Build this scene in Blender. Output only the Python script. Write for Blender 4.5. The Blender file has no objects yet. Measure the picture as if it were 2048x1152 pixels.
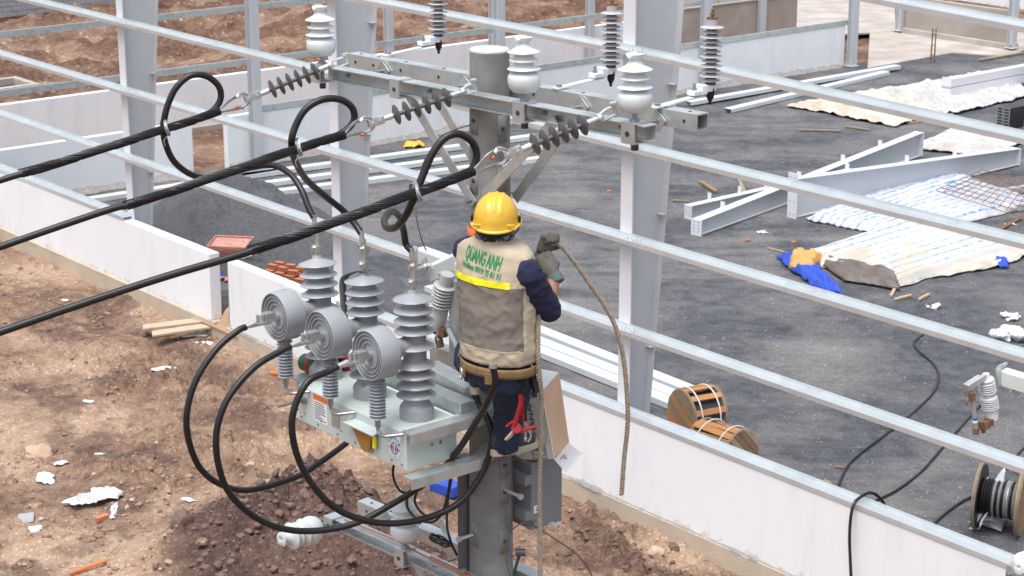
import bpy, bmesh, math, random
import numpy as np
from mathutils import Vector as V, Matrix, noise
from mathutils.bvhtree import BVHTree
random.seed(7); RNG = np.random.default_rng(7)
R = math.radians
scene = bpy.context.scene
col = scene.collection

# ------------------------------------------------------------------ camera, world, sun, exposure
F_PX = 3980.0; PITCH = R(16.434); CAM_H = 11.72
cam_d = bpy.data.cameras.new('camera'); cam = bpy.data.objects.new('camera', cam_d); col.objects.link(cam)
cam.location = (0, 0, CAM_H); cam.rotation_euler = (R(90) - PITCH, 0, 0)
cam_d.sensor_width = 36.0; cam_d.lens = F_PX / 2048 * 36.0; cam_d.clip_end = 2000
cam_d.dof.use_dof = True; cam_d.dof.focus_distance = 9.1; cam_d.dof.aperture_fstop = 14.0
scene.camera = cam

SUN_EL = R(71); SUN_AZ = math.atan2(-0.53, -0.85)      # towards the sun: x=-0.53, y=-0.85
world = bpy.data.worlds.new('World'); scene.world = world; world.use_nodes = True
wn = world.node_tree.nodes; wl = world.node_tree.links
sky = wn.new('ShaderNodeTexSky'); sky.sky_type = 'NISHITA'; sky.sun_disc = False
sky.sun_elevation = SUN_EL; sky.sun_rotation = math.atan2(-0.53, -0.85) % (2 * math.pi)
sky.air_density = 1.0; sky.dust_density = 4.0; sky.ozone_density = 1.0
hs = wn.new('ShaderNodeHueSaturation'); hs.inputs['Saturation'].default_value = 0.5   # thin even cloud: a pale sky
wl.new(sky.outputs[0], hs.inputs['Color']); wl.new(hs.outputs[0], wn['Background'].inputs['Color'])
wn['Background'].inputs['Strength'].default_value = 0.14
sun_d = bpy.data.lights.new('sun', 'SUN'); sun_d.energy = 1.4; sun_d.angle = R(42); sun_d.color = (1.0, 0.975, 0.95)
sun = bpy.data.objects.new('sun', sun_d); col.objects.link(sun); sun.location = (0, 0, 30)
sd = V((math.cos(SUN_EL) * -0.53, math.cos(SUN_EL) * -0.85, math.sin(SUN_EL)))
sun.rotation_euler = (-sd).to_track_quat('-Z', 'Y').to_euler()
scene.view_settings.view_transform = 'Standard'; scene.view_settings.look = 'None'
scene.view_settings.gamma = 1.0; scene.view_settings.exposure = 0.76
scene.render.engine = 'CYCLES'

# ------------------------------------------------------------------ frames and sight lines
TH = R(39.45)
A = V((math.sin(TH), -math.cos(TH), 0)); B = V((-math.cos(TH), -math.sin(TH), 0)); Z = V((0, 0, 1))
C0 = V((-8.042, 40.054, 0))                 # corner of the hall's long side, on the wall line
OP = V((-0.105, 9.2, 0))                    # axis of the concrete pole
CAM = V((0, 0, CAM_H))
BAY = 7.593
def W(a, b, z): return C0 + A * a + B * b + Z * z          # hall frame
def LP(a, b, z): return OP + A * a + B * b + Z * z         # pole frame
def ray(px, py):
    u = (px - 1024) / F_PX; v = -(py - 576) / F_PX; c, s = math.cos(PITCH), math.sin(PITCH)
    return V((u, c + v * s, -s + v * c))
def hit(px, py, n, p0):
    d = ray(px, py); return CAM + d * (((p0 - CAM).dot(n)) / d.dot(n))
def G(px, py, z=0.0): return hit(px, py, Z, V((0, 0, z)))  # a spot on level ground
def PA(px, py, a): return hit(px, py, A, OP + A * a)
def PB(px, py, b): return hit(px, py, B, OP + B * b)
def PY(px, py, y): return hit(px, py, V((0, 1, 0)), V((0, y, 0)))

# ------------------------------------------------------------------ object helpers
LOC = {}
def tag(o, label=None, cat=None, group=None, kind=None):
    if label: o['label'] = label
    if cat: o['category'] = cat
    if group: o['group'] = group
    if kind: o['kind'] = kind
    return o
def thing(name, label, cat, loc, group=None):
    o = bpy.data.objects.new(name, None); col.objects.link(o); o.location = loc; o.empty_display_size = 0.1
    LOC[o.name] = V(loc); return tag(o, label, cat, group)
def copy_tree(o, loc, rotz=0.0, label=None, group=None, parent=None):
    c = o.copy(); col.objects.link(c)
    if parent is None:
        c.location = loc; c.rotation_euler = (0, 0, rotz); LOC[c.name] = V(loc)
        if label: c['label'] = label
        if group: c['group'] = group
    else: c.parent = parent
    for ch in o.children: copy_tree(ch, None, parent=c)
    return c

class MB:
    def __init__(s): s.v = []; s.f = []; s.m = []; s.uv = {}
    def add(s, vs, fs, mi=0):
        n = len(s.v); s.v += [V(p) for p in vs]
        s.f += [tuple(i + n for i in f) for f in fs]; s.m += [mi] * len(fs); return n
    def hexa(s, c8, mi=0):
        s.add(c8, [(0, 3, 2, 1), (4, 5, 6, 7), (0, 1, 5, 4), (1, 2, 6, 5), (2, 3, 7, 6), (3, 0, 4, 7)], mi)
    def box(s, c, sx, sy, sz, ax=(1, 0, 0), ay=(0, 1, 0), az=(0, 0, 1), mi=0):
        c = V(c); x = V(ax) * sx / 2; y = V(ay) * sy / 2; z = V(az) * sz / 2
        s.hexa([c - x - y - z, c + x - y - z, c + x + y - z, c - x + y - z, c - x - y + z, c + x - y + z, c + x + y + z, c - x + y + z], mi); return s
    def beam(s, p0, p1, w, h, up=Z, mi=0):
        p0 = V(p0); p1 = V(p1); n = (p1 - p0); L = n.length; n.normalize(); sd = n.cross(V(up)).normalized(); u = sd.cross(n)
        return s.box((p0 + p1) / 2, L, w, h, n, sd, u, mi)
    def prism(s, poly, o, u, v, n, ln, mi=0):
        o = V(o); k = len(poly); a = [o + u * x + v * y for x, y in poly]; b = [p + n * ln for p in a]
        fs = [tuple(range(k))[::-1], tuple(range(k, 2 * k))] + [(i, (i + 1) % k, k + (i + 1) % k, k + i) for i in range(k)]
        s.add(a + b, fs, mi); return s
    def lathe(s, prof, o, ax=Z, n=24, mi=0, cap=True):
        o = V(o); ax = V(ax).normalized(); u = ax.orthogonal().normalized(); w = ax.cross(u)
        vs = []
        for r, z in prof:
            for i in range(n):
                t = 2 * math.pi * i / n; vs.append(o + ax * z + (u * math.cos(t) + w * math.sin(t)) * r)
        fs = []
        for j in range(len(prof) - 1):
            for i in range(n):
                k = (i + 1) % n; fs.append((j * n + i, j * n + k, (j + 1) * n + k, (j + 1) * n + i))
        if cap:
            fs.append(tuple(range(n))[::-1]); fs.append(tuple(range((len(prof) - 1) * n, len(prof) * n)))
        s.add(vs, fs, mi); return s
    def cyl(s, p0, p1, r0, r1=None, n=14, mi=0):
        p0 = V(p0); d = V(p1) - p0; return s.lathe([(r0, 0), (r1 if r1 is not None else r0, d.length)], p0, d, n, mi)
    def tube(s, pts, r, n=8, mi=0, flat=1.0):
        pts = [V(p) for p in pts]; t0 = (pts[1] - pts[0]).normalized(); u = t0.orthogonal().normalized(); vs = []; m = len(pts)
        for i, p in enumerate(pts):
            t = (pts[min(i + 1, m - 1)] - pts[max(i - 1, 0)]).normalized(); u = (u - t * u.dot(t)).normalized(); w = t.cross(u)
            rr = r[i] if hasattr(r, '__len__') else r
            for k in range(n):
                a = 2 * math.pi * k / n; vs.append(p + (u * math.cos(a) + w * math.sin(a) * flat) * rr)
        fs = [(i * n + k, i * n + (k + 1) % n, (i + 1) * n + (k + 1) % n, (i + 1) * n + k) for i in range(m - 1) for k in range(n)]
        fs += [tuple(range(n))[::-1], tuple(range((m - 1) * n, m * n))]
        s.add(vs, fs, mi); return s
    def ball(s, c, r, sx=1, sy=1, sz=1, n=12, ax=(1, 0, 0), ay=(0, 1, 0), az=(0, 0, 1), mi=0):
        c = V(c); ax, ay, az = V(ax), V(ay), V(az); vs = []; m = n // 2
        for j in range(m + 1):
            ph = math.pi * j / m
            for i in range(n):
                t = 2 * math.pi * i / n
                vs.append(c + ax * (r * sx * math.sin(ph) * math.cos(t)) + ay * (r * sy * math.sin(ph) * math.sin(t)) - az * (r * sz * math.cos(ph)))
        fs = [(j * n + i, j * n + (i + 1) % n, (j + 1) * n + (i + 1) % n, (j + 1) * n + i) for j in range(m) for i in range(n)]
        s.add(vs, fs, mi); return s
    def capsule(s, p0, p1, r0, r1):
        s.cyl(p0, p1, r0, r1, 12); s.ball(p0, r0, n=10); s.ball(p1, r1, n=10); return s
    def mesh(s, name, mats, off):
        me = bpy.data.meshes.new(name); me.from_pydata([tuple(p - off) for p in s.v], [], s.f)
        for m in (mats if isinstance(mats, (list, tuple)) else [mats]): me.materials.append(m)
        if any(s.m): me.polygons.foreach_set('material_index', s.m)
        if s.uv:
            l = me.uv_layers.new(name='UVMap')
            for lp in me.loops: l.data[lp.index].uv = s.uv.get(lp.vertex_index, (0, 0))
        return me
    def build(s, name, mats, parent=None, loc=None, smooth=40, bevel=0.0, kind=None):
        off = LOC[parent.name] if parent is not None else V(loc if loc is not None else (0, 0, 0))
        me = s.mesh(name, mats, off)
        if smooth: me.shade_smooth(); me.set_sharp_from_angle(angle=R(smooth))
        o = bpy.data.objects.new(name, me); col.objects.link(o)
        if parent is not None: o.parent = parent
        else: o.location = off
        LOC[o.name] = off
        if bevel:
            b = o.modifiers.new('bevel', 'BEVEL'); b.width = bevel; b.segments = 2; b.limit_method = 'ANGLE'
        if kind: o['kind'] = kind
        return o

def spline(pts, n=10):
    pts = [V(p) for p in pts]; out = []
    q = [pts[0] * 2 - pts[1]] + pts + [pts[-1] * 2 - pts[-2]]
    for i in range(1, len(q) - 2):
        p0, p1, p2, p3 = q[i - 1], q[i], q[i + 1], q[i + 2]
        for k in range(n):
            t = k / n
            out.append(0.5 * ((2 * p1) + (p2 - p0) * t + (2 * p0 - 5 * p1 + 4 * p2 - p3) * t * t + (3 * p1 - p0 - 3 * p2 + p3) * t ** 3))
    out.append(pts[-1]); return out

def organic(mb, name, mat, parent, voxel=0.01, smooth=4, wrinkle=0.0, wscale=12.0):
    """one continuous skin grown over the solids collected in mb"""
    off = LOC[parent.name]; me = mb.mesh('tmp', mat, off); o = bpy.data.objects.new('tmp', me); col.objects.link(o)
    r = o.modifiers.new('r', 'REMESH'); r.mode = 'VOXEL'; r.voxel_size = voxel
    if smooth: sm = o.modifiers.new('s', 'SMOOTH'); sm.factor = 0.5; sm.iterations = smooth
    dg = bpy.context.evaluated_depsgraph_get(); dg.update()
    m2 = bpy.data.meshes.new_from_object(o.evaluated_get(dg)); bpy.data.objects.remove(o)
    m2.name = name
    if wrinkle:
        n = len(m2.vertices); nr = [v.normal.copy() for v in m2.vertices]
        for v, nn in zip(m2.vertices, nr):
            p = v.co * wscale
            v.co += nn * wrinkle * (.7 * noise.noise(V((p.x, p.y, p.z * 1.9))) + 1.1 * ((1 - abs(noise.noise(V((p.x * 1.1 + p.z * .9 + 3, p.y * 1.1, p.z * 1.7 - p.x * .8))))) ** 5 - .35) + 0.3 * noise.noise(V((p.x * 2.3 + 7, p.y * 2.3, p.z * 4))))
    m2.materials.clear(); m2.materials.append(mat); m2.shade_smooth()
    ob = bpy.data.objects.new(name, m2); col.objects.link(ob); ob.parent = parent; LOC[ob.name] = off
    return ob

# ------------------------------------------------------------------ materials
MT = {}
def pm(name, c, rough=0.6, metal=0.0, c2=None, sc=6.0, fac=1.0, bump=0.0, bsc=40.0, bdist=0.01, detail=6.0, spec=None, c3=None, sc3=1.5, f3=0.5, stretch=None, alpha=None, trans=None):
    m = bpy.data.materials.new(name); m.use_nodes = True; nt = m.node_tree; N = nt.nodes; L = nt.links; p = N['Principled BSDF']
    p.inputs['Roughness'].default_value = rough; p.inputs['Metallic'].default_value = metal
    if spec is not None: p.inputs['Specular IOR Level'].default_value = spec
    tc = N.new('ShaderNodeTexCoord'); src = tc.outputs['Object']
    if stretch:
        mp = N.new('ShaderNodeMapping'); mp.inputs['Scale'].default_value = stretch; L.new(src, mp.inputs[0]); src = mp.outputs[0]
    p.inputs['Base Color'].default_value = (*c, 1)
    if c2:
        nz = N.new('ShaderNodeTexNoise'); nz.inputs['Scale'].default_value = sc; nz.inputs['Detail'].default_value = detail; L.new(src, nz.inputs['Vector'])
        rp = N.new('ShaderNodeValToRGB'); rp.color_ramp.elements[0].position = 0.5 - 0.18 / max(fac, .01); rp.color_ramp.elements[1].position = 0.5 + 0.18 / max(fac, .01)
        rp.color_ramp.elements[0].color = (*c, 1); rp.color_ramp.elements[1].color = (*c2, 1)
        L.new(nz.outputs['Fac'], rp.inputs[0]); out = rp.outputs[0]
        if c3:
            n3 = N.new('ShaderNodeTexNoise'); n3.inputs['Scale'].default_value = sc3; n3.inputs['Detail'].default_value = 4; L.new(src, n3.inputs['Vector'])
            r3 = N.new('ShaderNodeValToRGB'); r3.color_ramp.elements[0].position = 0.5; r3.color_ramp.elements[1].position = 0.68
            L.new(n3.outputs['Fac'], r3.inputs[0]); mx = N.new('ShaderNodeMixRGB'); mx.inputs[2].default_value = (*c3, 1)
            mu = N.new('ShaderNodeMath'); mu.operation = 'MULTIPLY'; mu.inputs[1].default_value = f3; L.new(r3.outputs[0], mu.inputs[0]); L.new(mu.outputs[0], mx.inputs[0])
            L.new(out, mx.inputs[1]); out = mx.outputs[0]
        L.new(out, p.inputs['Base Color'])
    if bump:
        nb = N.new('ShaderNodeTexNoise'); nb.inputs['Scale'].default_value = bsc; nb.inputs['Detail'].default_value = 8; L.new(src, nb.inputs['Vector'])
        bp = N.new('ShaderNodeBump'); bp.inputs['Strength'].default_value = bump; bp.inputs['Distance'].default_value = bdist
        L.new(nb.outputs['Fac'], bp.inputs['Height']); L.new(bp.outputs[0], p.inputs['Normal'])
    if alpha is not None: p.inputs['Alpha'].default_value = alpha
    if trans is not None: p.inputs['Transmission Weight'].default_value = trans
    MT[name] = m; return m
pm('galv', (.54, .58, .575), .38, .65, (.68, .72, .715), 14, .8, .06, 60, c3=(.32, .37, .365), sc3=4, f3=.6)
pm('purlin', (.70, .75, .765), .35, .25, (.82, .86, .87), 1.2, .6)
pm('girt', (.66, .70, .715), .30, .6, (.78, .82, .83), 1.2, .6, .02, 30, c3=(.56, .60, .61), sc3=4, f3=.3)
pm('galv_pale', (.66, .70, .67), .5, .2, (.72, .76, .73), 8, .6)
pm('bolt', (.42, .44, .45), .4, .75, (.30, .31, .32), 60, .8)
pm('alu', (.66, .67, .66), .35, .7, (.5, .51, .5), 30, .7)
pm('steel_strand', (.45, .46, .46), .35, .8)
pm('dark_iron', (.06, .06, .065), .5, .5, (.10, .10, .10), 30)
pm('paint_grey', (.50, .52, .54), .5, 0, (.54, .56, .58), 3, .5, .02, 30)
pm('paint_light', (.66, .67, .70), .5, 0, (.70, .71, .73), 2, .5, .02, 30)  # paler grey; on column and beam flanges it also paints in their light
pm('plaster', (.83, .845, .86), .85, 0, (.76, .775, .79), .8, .6, .05, 60, c3=(.70, .70, .72), sc3=2.2, f3=.35, stretch=(1, 1, .5))
pm('plaster_raw', (.42, .36, .31), .9, 0, (.33, .28, .25), 1.6, .8, .2, 40, c3=(.52, .48, .44), sc3=.6)
pm('footing', (.55, .46, .36), .9, 0, (.46, .38, .29), 2.2, .8, .35, 30, .03, c3=(.40, .36, .31), sc3=2.5, f3=.35)
pm('mortar', (.36, .35, .33), .95, 0, (.26, .25, .235), 8, .8, .8, 30, .03)
pm('pole_conc', (.24, .245, .24), .85, 0, (.155, .158, .154), 9, .8, .25, 70, .006, c3=(.32, .32, .31), sc3=4, f3=.7)
pm('pole_top', (.52, .50, .46), .9, 0, (.62, .59, .55), 14, .7, .4, 60, .006)
pm('porcelain', (.66, .70, .70), .14, 0, (.63, .67, .67), 12, .5)
pm('polymer', (.31, .33, .35), .25, 0, (.36, .38, .40), 6, .5)
pm('polymer_dark', (.10, .102, .105), .5, 0, (.125, .127, .13), 8, .5)
pm('arrester', (.43, .42, .43), .45, 0, (.46, .45, .46), 6)
pm('arrester_core_shade', (.13, .12, .12), .5)  # near-black core: the shade between the sheds put into the colour
pm('white_plastic', (.72, .76, .80), .4)
pm('black_rubber', (.008, .008, .009), .4, 0, (.014, .014, .015), 20, .8, .05, 120, .002)
pm('black_wrap', (.007, .007, .008), .45, 0, (.016, .016, .017), 30, .8)
pm('copper', (.62, .26, .14), .4, .7, (.5, .2, .11), 40)
pm('copper_dull', (.22, .12, .09), .55, .4, (.15, .09, .07), 40)
pm('brown_bronze', (.26, .15, .075), .5, .35, (.17, .10, .05), 30)
pm('tank', (.57, .65, .62), .4, 0, (.54, .62, .59), 3, .5, .02, 20)
pm('orange_plate', (.36, .16, .03), .45)
pm('cabinet', (.20, .215, .235), .45, 0, (.225, .24, .26), 3, .5)
pm('conduit', (.085, .09, .10), .45)
pm('card', (.60, .40, .265), .85, 0, (.54, .36, .24), 4, .6, .1, 40)
pm('card_grey', (.68, .68, .67), .7, 0, (.63, .63, .62), 5)
pm('card_white', (.74, .74, .76), .75, 0, (.68, .68, .71), 7)
pm('print_black', (.035, .035, .045), .7); pm('print_blue', (.04, .08, .30), .7); pm('print_green', (.20, .50, .05), .7)
pm('print_red', (.45, .05, .06), .7); pm('print_orange', (.75, .16, .03), .6); pm('print_white', (.82, .83, .84), .6)
pm('print_crimson', (.35, .02, .10), .6); pm('sticker', (.62, .76, .82), .5)
pm('vest', (.50, .425, .315), .85, 0, (.45, .38, .28), 14, .7, .5, 38, .004)
pm('vest_mesh', (.165, .142, .12), .9, 0, (.205, .178, .15), 10, .8, .6, 30, .004)
pm('hivis', (.85, .80, .015), .55); pm('vest_green', (.01, .26, .10), .7)
pm('shirt', (.012, .014, .045), .85, 0, (.018, .02, .06), 14, .7, .5, 30, .005)
pm('jeans', (.012, .02, .045), .9, 0, (.022, .034, .07), 18, .8, .6, 45, .004)
pm('skin', (.40, .19, .12), .55, 0, (.36, .165, .10), 20, .5)
pm('hair', (.012, .011, .011), .7); pm('scarf', (.03, .03, .035), .9, 0, (.30, .29, .28), 45, 2.5)
pm('helmet', (.80, .50, .055), .34, 0, (.72, .43, .045), 7, .5, c3=(.55, .34, .05), sc3=9, f3=.25)
pm('glove', (.17, .155, .135), .95, 0, (.13, .12, .105), 25, .8, .6, 90, .003); pm('cuff', (.10, .16, .15), .95)
pm('belt', (.25, .16, .07), .8, 0, (.20, .13, .06), 20); pm('shoe', (.045, .045, .065), .8); pm('sole', (.55, .47, .37), .8, 0, (.42, .36, .28), 14)
pm('rope', (.36, .30, .235), .9, 0, (.26, .21, .16), 60, 1.0, .6, 200, .003)
pm('tool_red', (.30, .012, .016), .45); pm('steel_clean', (.6, .58, .55), .3, .8)
pm('asphalt', (.05, .05, .05), .95)
pm('wood', (.40, .26, .145), .85, 0, (.25, .16, .09), 9, .7, .3, 30, .004); pm('wood_old', (.33, .26, .19), .9, 0, (.24, .19, .14), 6, .9, .2, 30)
pm('wood_orange', (.55, .26, .09), .75, 0, (.45, .20, .07), 5, .8); pm('wood_red', (.36, .14, .06), .75, 0, (.30, .11, .05), 6); pm('wood_pale', (.55, .42, .28), .85, 0, (.44, .32, .20), 7, .8)
pm('plank', (.52, .42, .31), .9, 0, (.42, .33, .24), 5, .8, .2, 30)
pm('strap_white', (.78, .78, .80), .5); pm('bag_dark', (.05, .05, .055), .25)
pm('barrow_red', (.50, .09, .05), .6, 0, (.58, .33, .27), 7, .7); pm('barrow_in', (.60, .38, .32), .8, 0, (.52, .22, .16), 8)
pm('tyre', (.05, .055, .045), .8)
pm('brick', (.55, .20, .10), .85, 0, (.47, .165, .085), 14, .8, .15, 60); pm('block_grey', (.36, .37, .39), .95, 0, (.30, .31, .33), 6, .8, .3, 60)
pm('plastic_white', (.78, .78, .78), .45, 0, (.66, .67, .69), 7, .7); pm('plastic_film', (.50, .52, .56), .25, 0, (.65, .66, .68), 9, .8)
pm('blue_cloth', (.02, .06, .40), .75, 0, (.03, .09, .52), 6); pm('orange_cloth', (.62, .36, .13), .8, 0, (.55, .28, .09), 8); pm('blue_bag', (.12, .36, .55), .5)
pm('under_sheet', (.16, .135, .115), .55, 0, (.11, .09, .08), 4); pm('rust', (.24, .13, .07), .9, 0, (.16, .085, .05), 12)
pm('gravel_pile', (.075, .076, .084), .95, 0, (.115, .116, .126), 12, .9, .9, 14, .05)
pm('sand', (.42, .29, .18), .95, 0, (.36, .24, .15), 9, .8, .5, 25, .03)
pm('slab', (.46, .42, .385), .95, 0, (.34, .29, .245), 1.2, .8, .3, 8, .03, c3=(.58, .565, .55), sc3=.7)
pm('conc_plain', (.40, .36, .32), .9, 0, (.32, .28, .25), 1.1, .8, .15, 20, c3=(.25, .22, .20), sc3=.5, f3=.5)
pm('film_wrap', (.62, .63, .66), .35); pm('stone_pale', (.50, .40, .31), .95, 0, (.42, .33, .25), 6, .8, .4, 12, .05)
pm('stone_dark', (.17, .115, .085), .95, 0, (.13, .085, .065), 8, .8, .4, 16, .05)
pm('orange_stick', (.70, .17, .04), .5)

def ground_mat(name, cols, speck=True, bsc=9.0, bstr=0.8, bdist=0.05, spsc=45.0, spc=(.16, .165, .18), attr=None, attr_cols=None, crumb=(20, .55, 1.35), dusty=None):
    m = bpy.data.materials.new(name); m.use_nodes = True; nt = m.node_tree; N = nt.nodes; L = nt.links; p = N['Principled BSDF']
    p.inputs['Roughness'].default_value = .95; p.inputs['Specular IOR Level'].default_value = .2
    tc = N.new('ShaderNodeTexCoord'); s = tc.outputs['Object']
    def nz(scale, det=6, rough=.6):
        n = N.new('ShaderNodeTexNoise'); n.inputs['Scale'].default_value = scale; n.inputs['Detail'].default_value = det; n.inputs['Roughness'].default_value = rough; L.new(s, n.inputs['Vector']); return n.outputs['Fac']
    def ramp(src, a, b, ca, cb):
        r = N.new('ShaderNodeValToRGB'); e = r.color_ramp.elements; e[0].position = a; e[1].position = b; e[0].color = (*ca, 1); e[1].color = (*cb, 1); L.new(src, r.inputs[0]); return r.outputs[0]
    def mix(f, a, b):
        x = N.new('ShaderNodeMixRGB'); L.new(f, x.inputs[0]); L.new(a, x.inputs[1]); L.new(b, x.inputs[2]); return x.outputs[0]
    def palette(c):
        k = ramp(nz(3.2, 10, .72), .36, .64, c[0], c[1])
        return mix(ramp(nz(.42, 6), .46, .62, (0, 0, 0), (1, 1, 1)), k, ramp(nz(6.5, 8, .7), .35, .65, c[2], c[3]))
    k = palette(cols)
    if dusty:
        mp = N.new('ShaderNodeMapping'); mp.inputs['Rotation'].default_value = (0, 0, R(-14)); mp.inputs['Scale'].default_value = (.2, 1.0, 1); L.new(s, mp.inputs[0]); n7 = N.new('ShaderNodeTexNoise'); n7.inputs['Scale'].default_value = .8; n7.inputs['Detail'].default_value = 12; n7.inputs['Roughness'].default_value = .78; L.new(mp.outputs[0], n7.inputs['Vector'])
        m7 = N.new('ShaderNodeMath'); m7.operation = 'MULTIPLY'; L.new(ramp(n7.outputs['Fac'], .44, .68, (0, 0, 0), (1, 1, 1)), m7.inputs[0]); L.new(ramp(nz(.2, 4), .40, .58, (0, 0, 0), (.9, .9, .9)), m7.inputs[1]); rg7 = N.new('ShaderNodeRGB'); rg7.outputs[0].default_value = (*dusty, 1); k = mix(m7.outputs[0], k, rg7.outputs[0]); dk = N.new('ShaderNodeMixRGB'); dk.blend_type = 'MULTIPLY'; L.new(ramp(nz(.55, 6, .6), .60, .68, (0, 0, 0), (.8, .8, .8)), dk.inputs[0]); L.new(k, dk.inputs[1]); dk.inputs[2].default_value = (.5, .5, .52, 1); k = dk.outputs[0]
    if attr:
        at = N.new('ShaderNodeAttribute'); at.attribute_name = attr; k = mix(at.outputs['Fac'], k, palette(attr_cols))
    if speck:
        vo = N.new('ShaderNodeTexVoronoi'); vo.inputs['Scale'].default_value = spsc; L.new(s, vo.inputs['Vector'])
        sp = ramp(vo.outputs['Distance'], .10, .30, (1, 1, 1), (0, 0, 0)); n2 = ramp(nz(spsc * .35, 3), .52, .66, (0, 0, 0), (1, 1, 1))
        mu = N.new('ShaderNodeMath'); mu.operation = 'MULTIPLY'; L.new(sp, mu.inputs[0]); L.new(n2, mu.inputs[1])
        rg = N.new('ShaderNodeRGB'); rg.outputs[0].default_value = (*spc, 1); k = mix(mu.outputs[0], k, rg.outputs[0])
    va = N.new('ShaderNodeTexVoronoi'); va.inputs['Scale'].default_value = crumb[0] * .55; va.inputs['Detail'].default_value = 2.0; L.new(s, va.inputs['Vector'])
    wa = N.new('ShaderNodeMath'); wa.operation = 'MULTIPLY_ADD'; L.new(nz(crumb[0] * 1.6, 3, .6), wa.inputs[0]); wa.inputs[1].default_value = .7; L.new(va.outputs['Distance'], wa.inputs[2])
    cm = ramp(wa.outputs[0], .55, 1.1, (crumb[2],) * 3, (crumb[1],) * 3); mm = N.new('ShaderNodeMixRGB'); mm.blend_type = 'MULTIPLY'; mm.inputs[0].default_value = 1; L.new(k, mm.inputs[1]); L.new(cm, mm.inputs[2]); k = mm.outputs[0]  # gaps between crumbs darkened: shade put into the colour, following the bump
    L.new(k, p.inputs['Base Color'])
    b = N.new('ShaderNodeBump'); b.inputs['Strength'].default_value = bstr; b.inputs['Distance'].default_value = bdist
    hh = N.new('ShaderNodeMath'); hh.operation = 'SUBTRACT'; L.new(nz(bsc, 12, .72), hh.inputs[0]); L.new(va.outputs['Distance'], hh.inputs[1]); L.new(hh.outputs[0], b.inputs['Height']); L.new(b.outputs[0], p.inputs['Normal'])
    MT[name] = m; return m
ground_mat('yard', [(.125, .133, .153), (.245, .255, .283), (.27, .272, .285), (.42, .408, .395)], True, 16, 1.0, .03, 34, (.34, .35, .38), crumb=(30, .5, 1.45), dusty=(.56, .535, .515))
ground_mat('dirt', [(.25, .152, .108), (.57, .385, .275), (.64, .41, .25), (.83, .635, .49)], True, 8, .8, .05, 12, (.62, .53, .45), 'mound', [(.12, .073, .062), (.25, .158, .132), (.17, .105, .083), (.33, .215, .172)])
ground_mat('dirt_far', [(.20, .112, .08), (.42, .25, .175), (.52, .33, .22), (.70, .50, .37)], True, 2.2, .7, .22, 3.5, (.55, .42, .32), crumb=(6, .5, 1.4))
def stripe_mat(name, base, stripe, per, frac, dirt, u=0, dscale=2.0, damt=.5, thr=.48):
    m = bpy.data.materials.new(name); m.use_nodes = True; N = m.node_tree.nodes; L = m.node_tree.links; p = N['Principled BSDF']; p.inputs['Roughness'].default_value = .6
    uv = N.new('ShaderNodeUVMap'); sx = N.new('ShaderNodeSeparateXYZ'); L.new(uv.outputs[0], sx.inputs[0])
    d = N.new('ShaderNodeMath'); d.operation = 'DIVIDE'; d.inputs[1].default_value = per; L.new(sx.outputs[u], d.inputs[0])
    fr = N.new('ShaderNodeMath'); fr.operation = 'FRACT'; L.new(d.outputs[0], fr.inputs[0])
    lt = N.new('ShaderNodeMath'); lt.operation = 'LESS_THAN'; lt.inputs[1].default_value = frac; L.new(fr.outputs[0], lt.inputs[0])
    tc = N.new('ShaderNodeTexCoord'); nz = N.new('ShaderNodeTexNoise'); nz.inputs['Scale'].default_value = 7; L.new(tc.outputs['Object'], nz.inputs[0])
    rr = N.new('ShaderNodeValToRGB'); rr.color_ramp.elements[0].position = .35; rr.color_ramp.elements[1].position = .6; L.new(nz.outputs[0], rr.inputs[0])
    mu = N.new('ShaderNodeMath'); mu.operation = 'MULTIPLY'; L.new(lt.outputs[0], mu.inputs[0]); L.new(rr.outputs[0], mu.inputs[1])
    mx = N.new('ShaderNodeMixRGB'); mx.inputs[1].default_value = (*base, 1); mx.inputs[2].default_value = (*stripe, 1); L.new(mu.outputs[0], mx.inputs[0])
    n2 = N.new('ShaderNodeTexNoise'); n2.inputs['Scale'].default_value = dscale; n2.inputs['Detail'].default_value = 8; L.new(tc.outputs['Object'], n2.inputs[0])
    r2 = N.new('ShaderNodeValToRGB'); r2.color_ramp.elements[0].position = thr; r2.color_ramp.elements[1].position = thr + .22; r2.color_ramp.elements[1].color = (damt, damt, damt, 1); L.new(n2.outputs[0], r2.inputs[0])
    m2 = N.new('ShaderNodeMixRGB'); m2.inputs[2].default_value = (*dirt, 1); L.new(r2.outputs[0], m2.inputs[0]); L.new(mx.outputs[0], m2.inputs[1]); L.new(m2.outputs[0], p.inputs['Base Color'])
    MT[name] = m; return m
stripe_mat('tarp', (.54, .535, .52), (.12, .30, .43), .26, .17, (.50, .40, .28), 0, 1.3, .75)
stripe_mat('tarp_blue', (.52, .53, .56), (.05, .24, .60), .22, .28, (.45, .40, .34), 0, 2, .3)
stripe_mat('tarp_sand', (.54, .50, .44), (.30, .42, .42), .35, .10, (.40, .28, .16), 0, 1.6, .7)
stripe_mat('tarp_pale', (.54, .53, .52), (.36, .39, .43), .24, .34, (.40, .34, .28), 1, 1.6, .7, .46)

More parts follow.
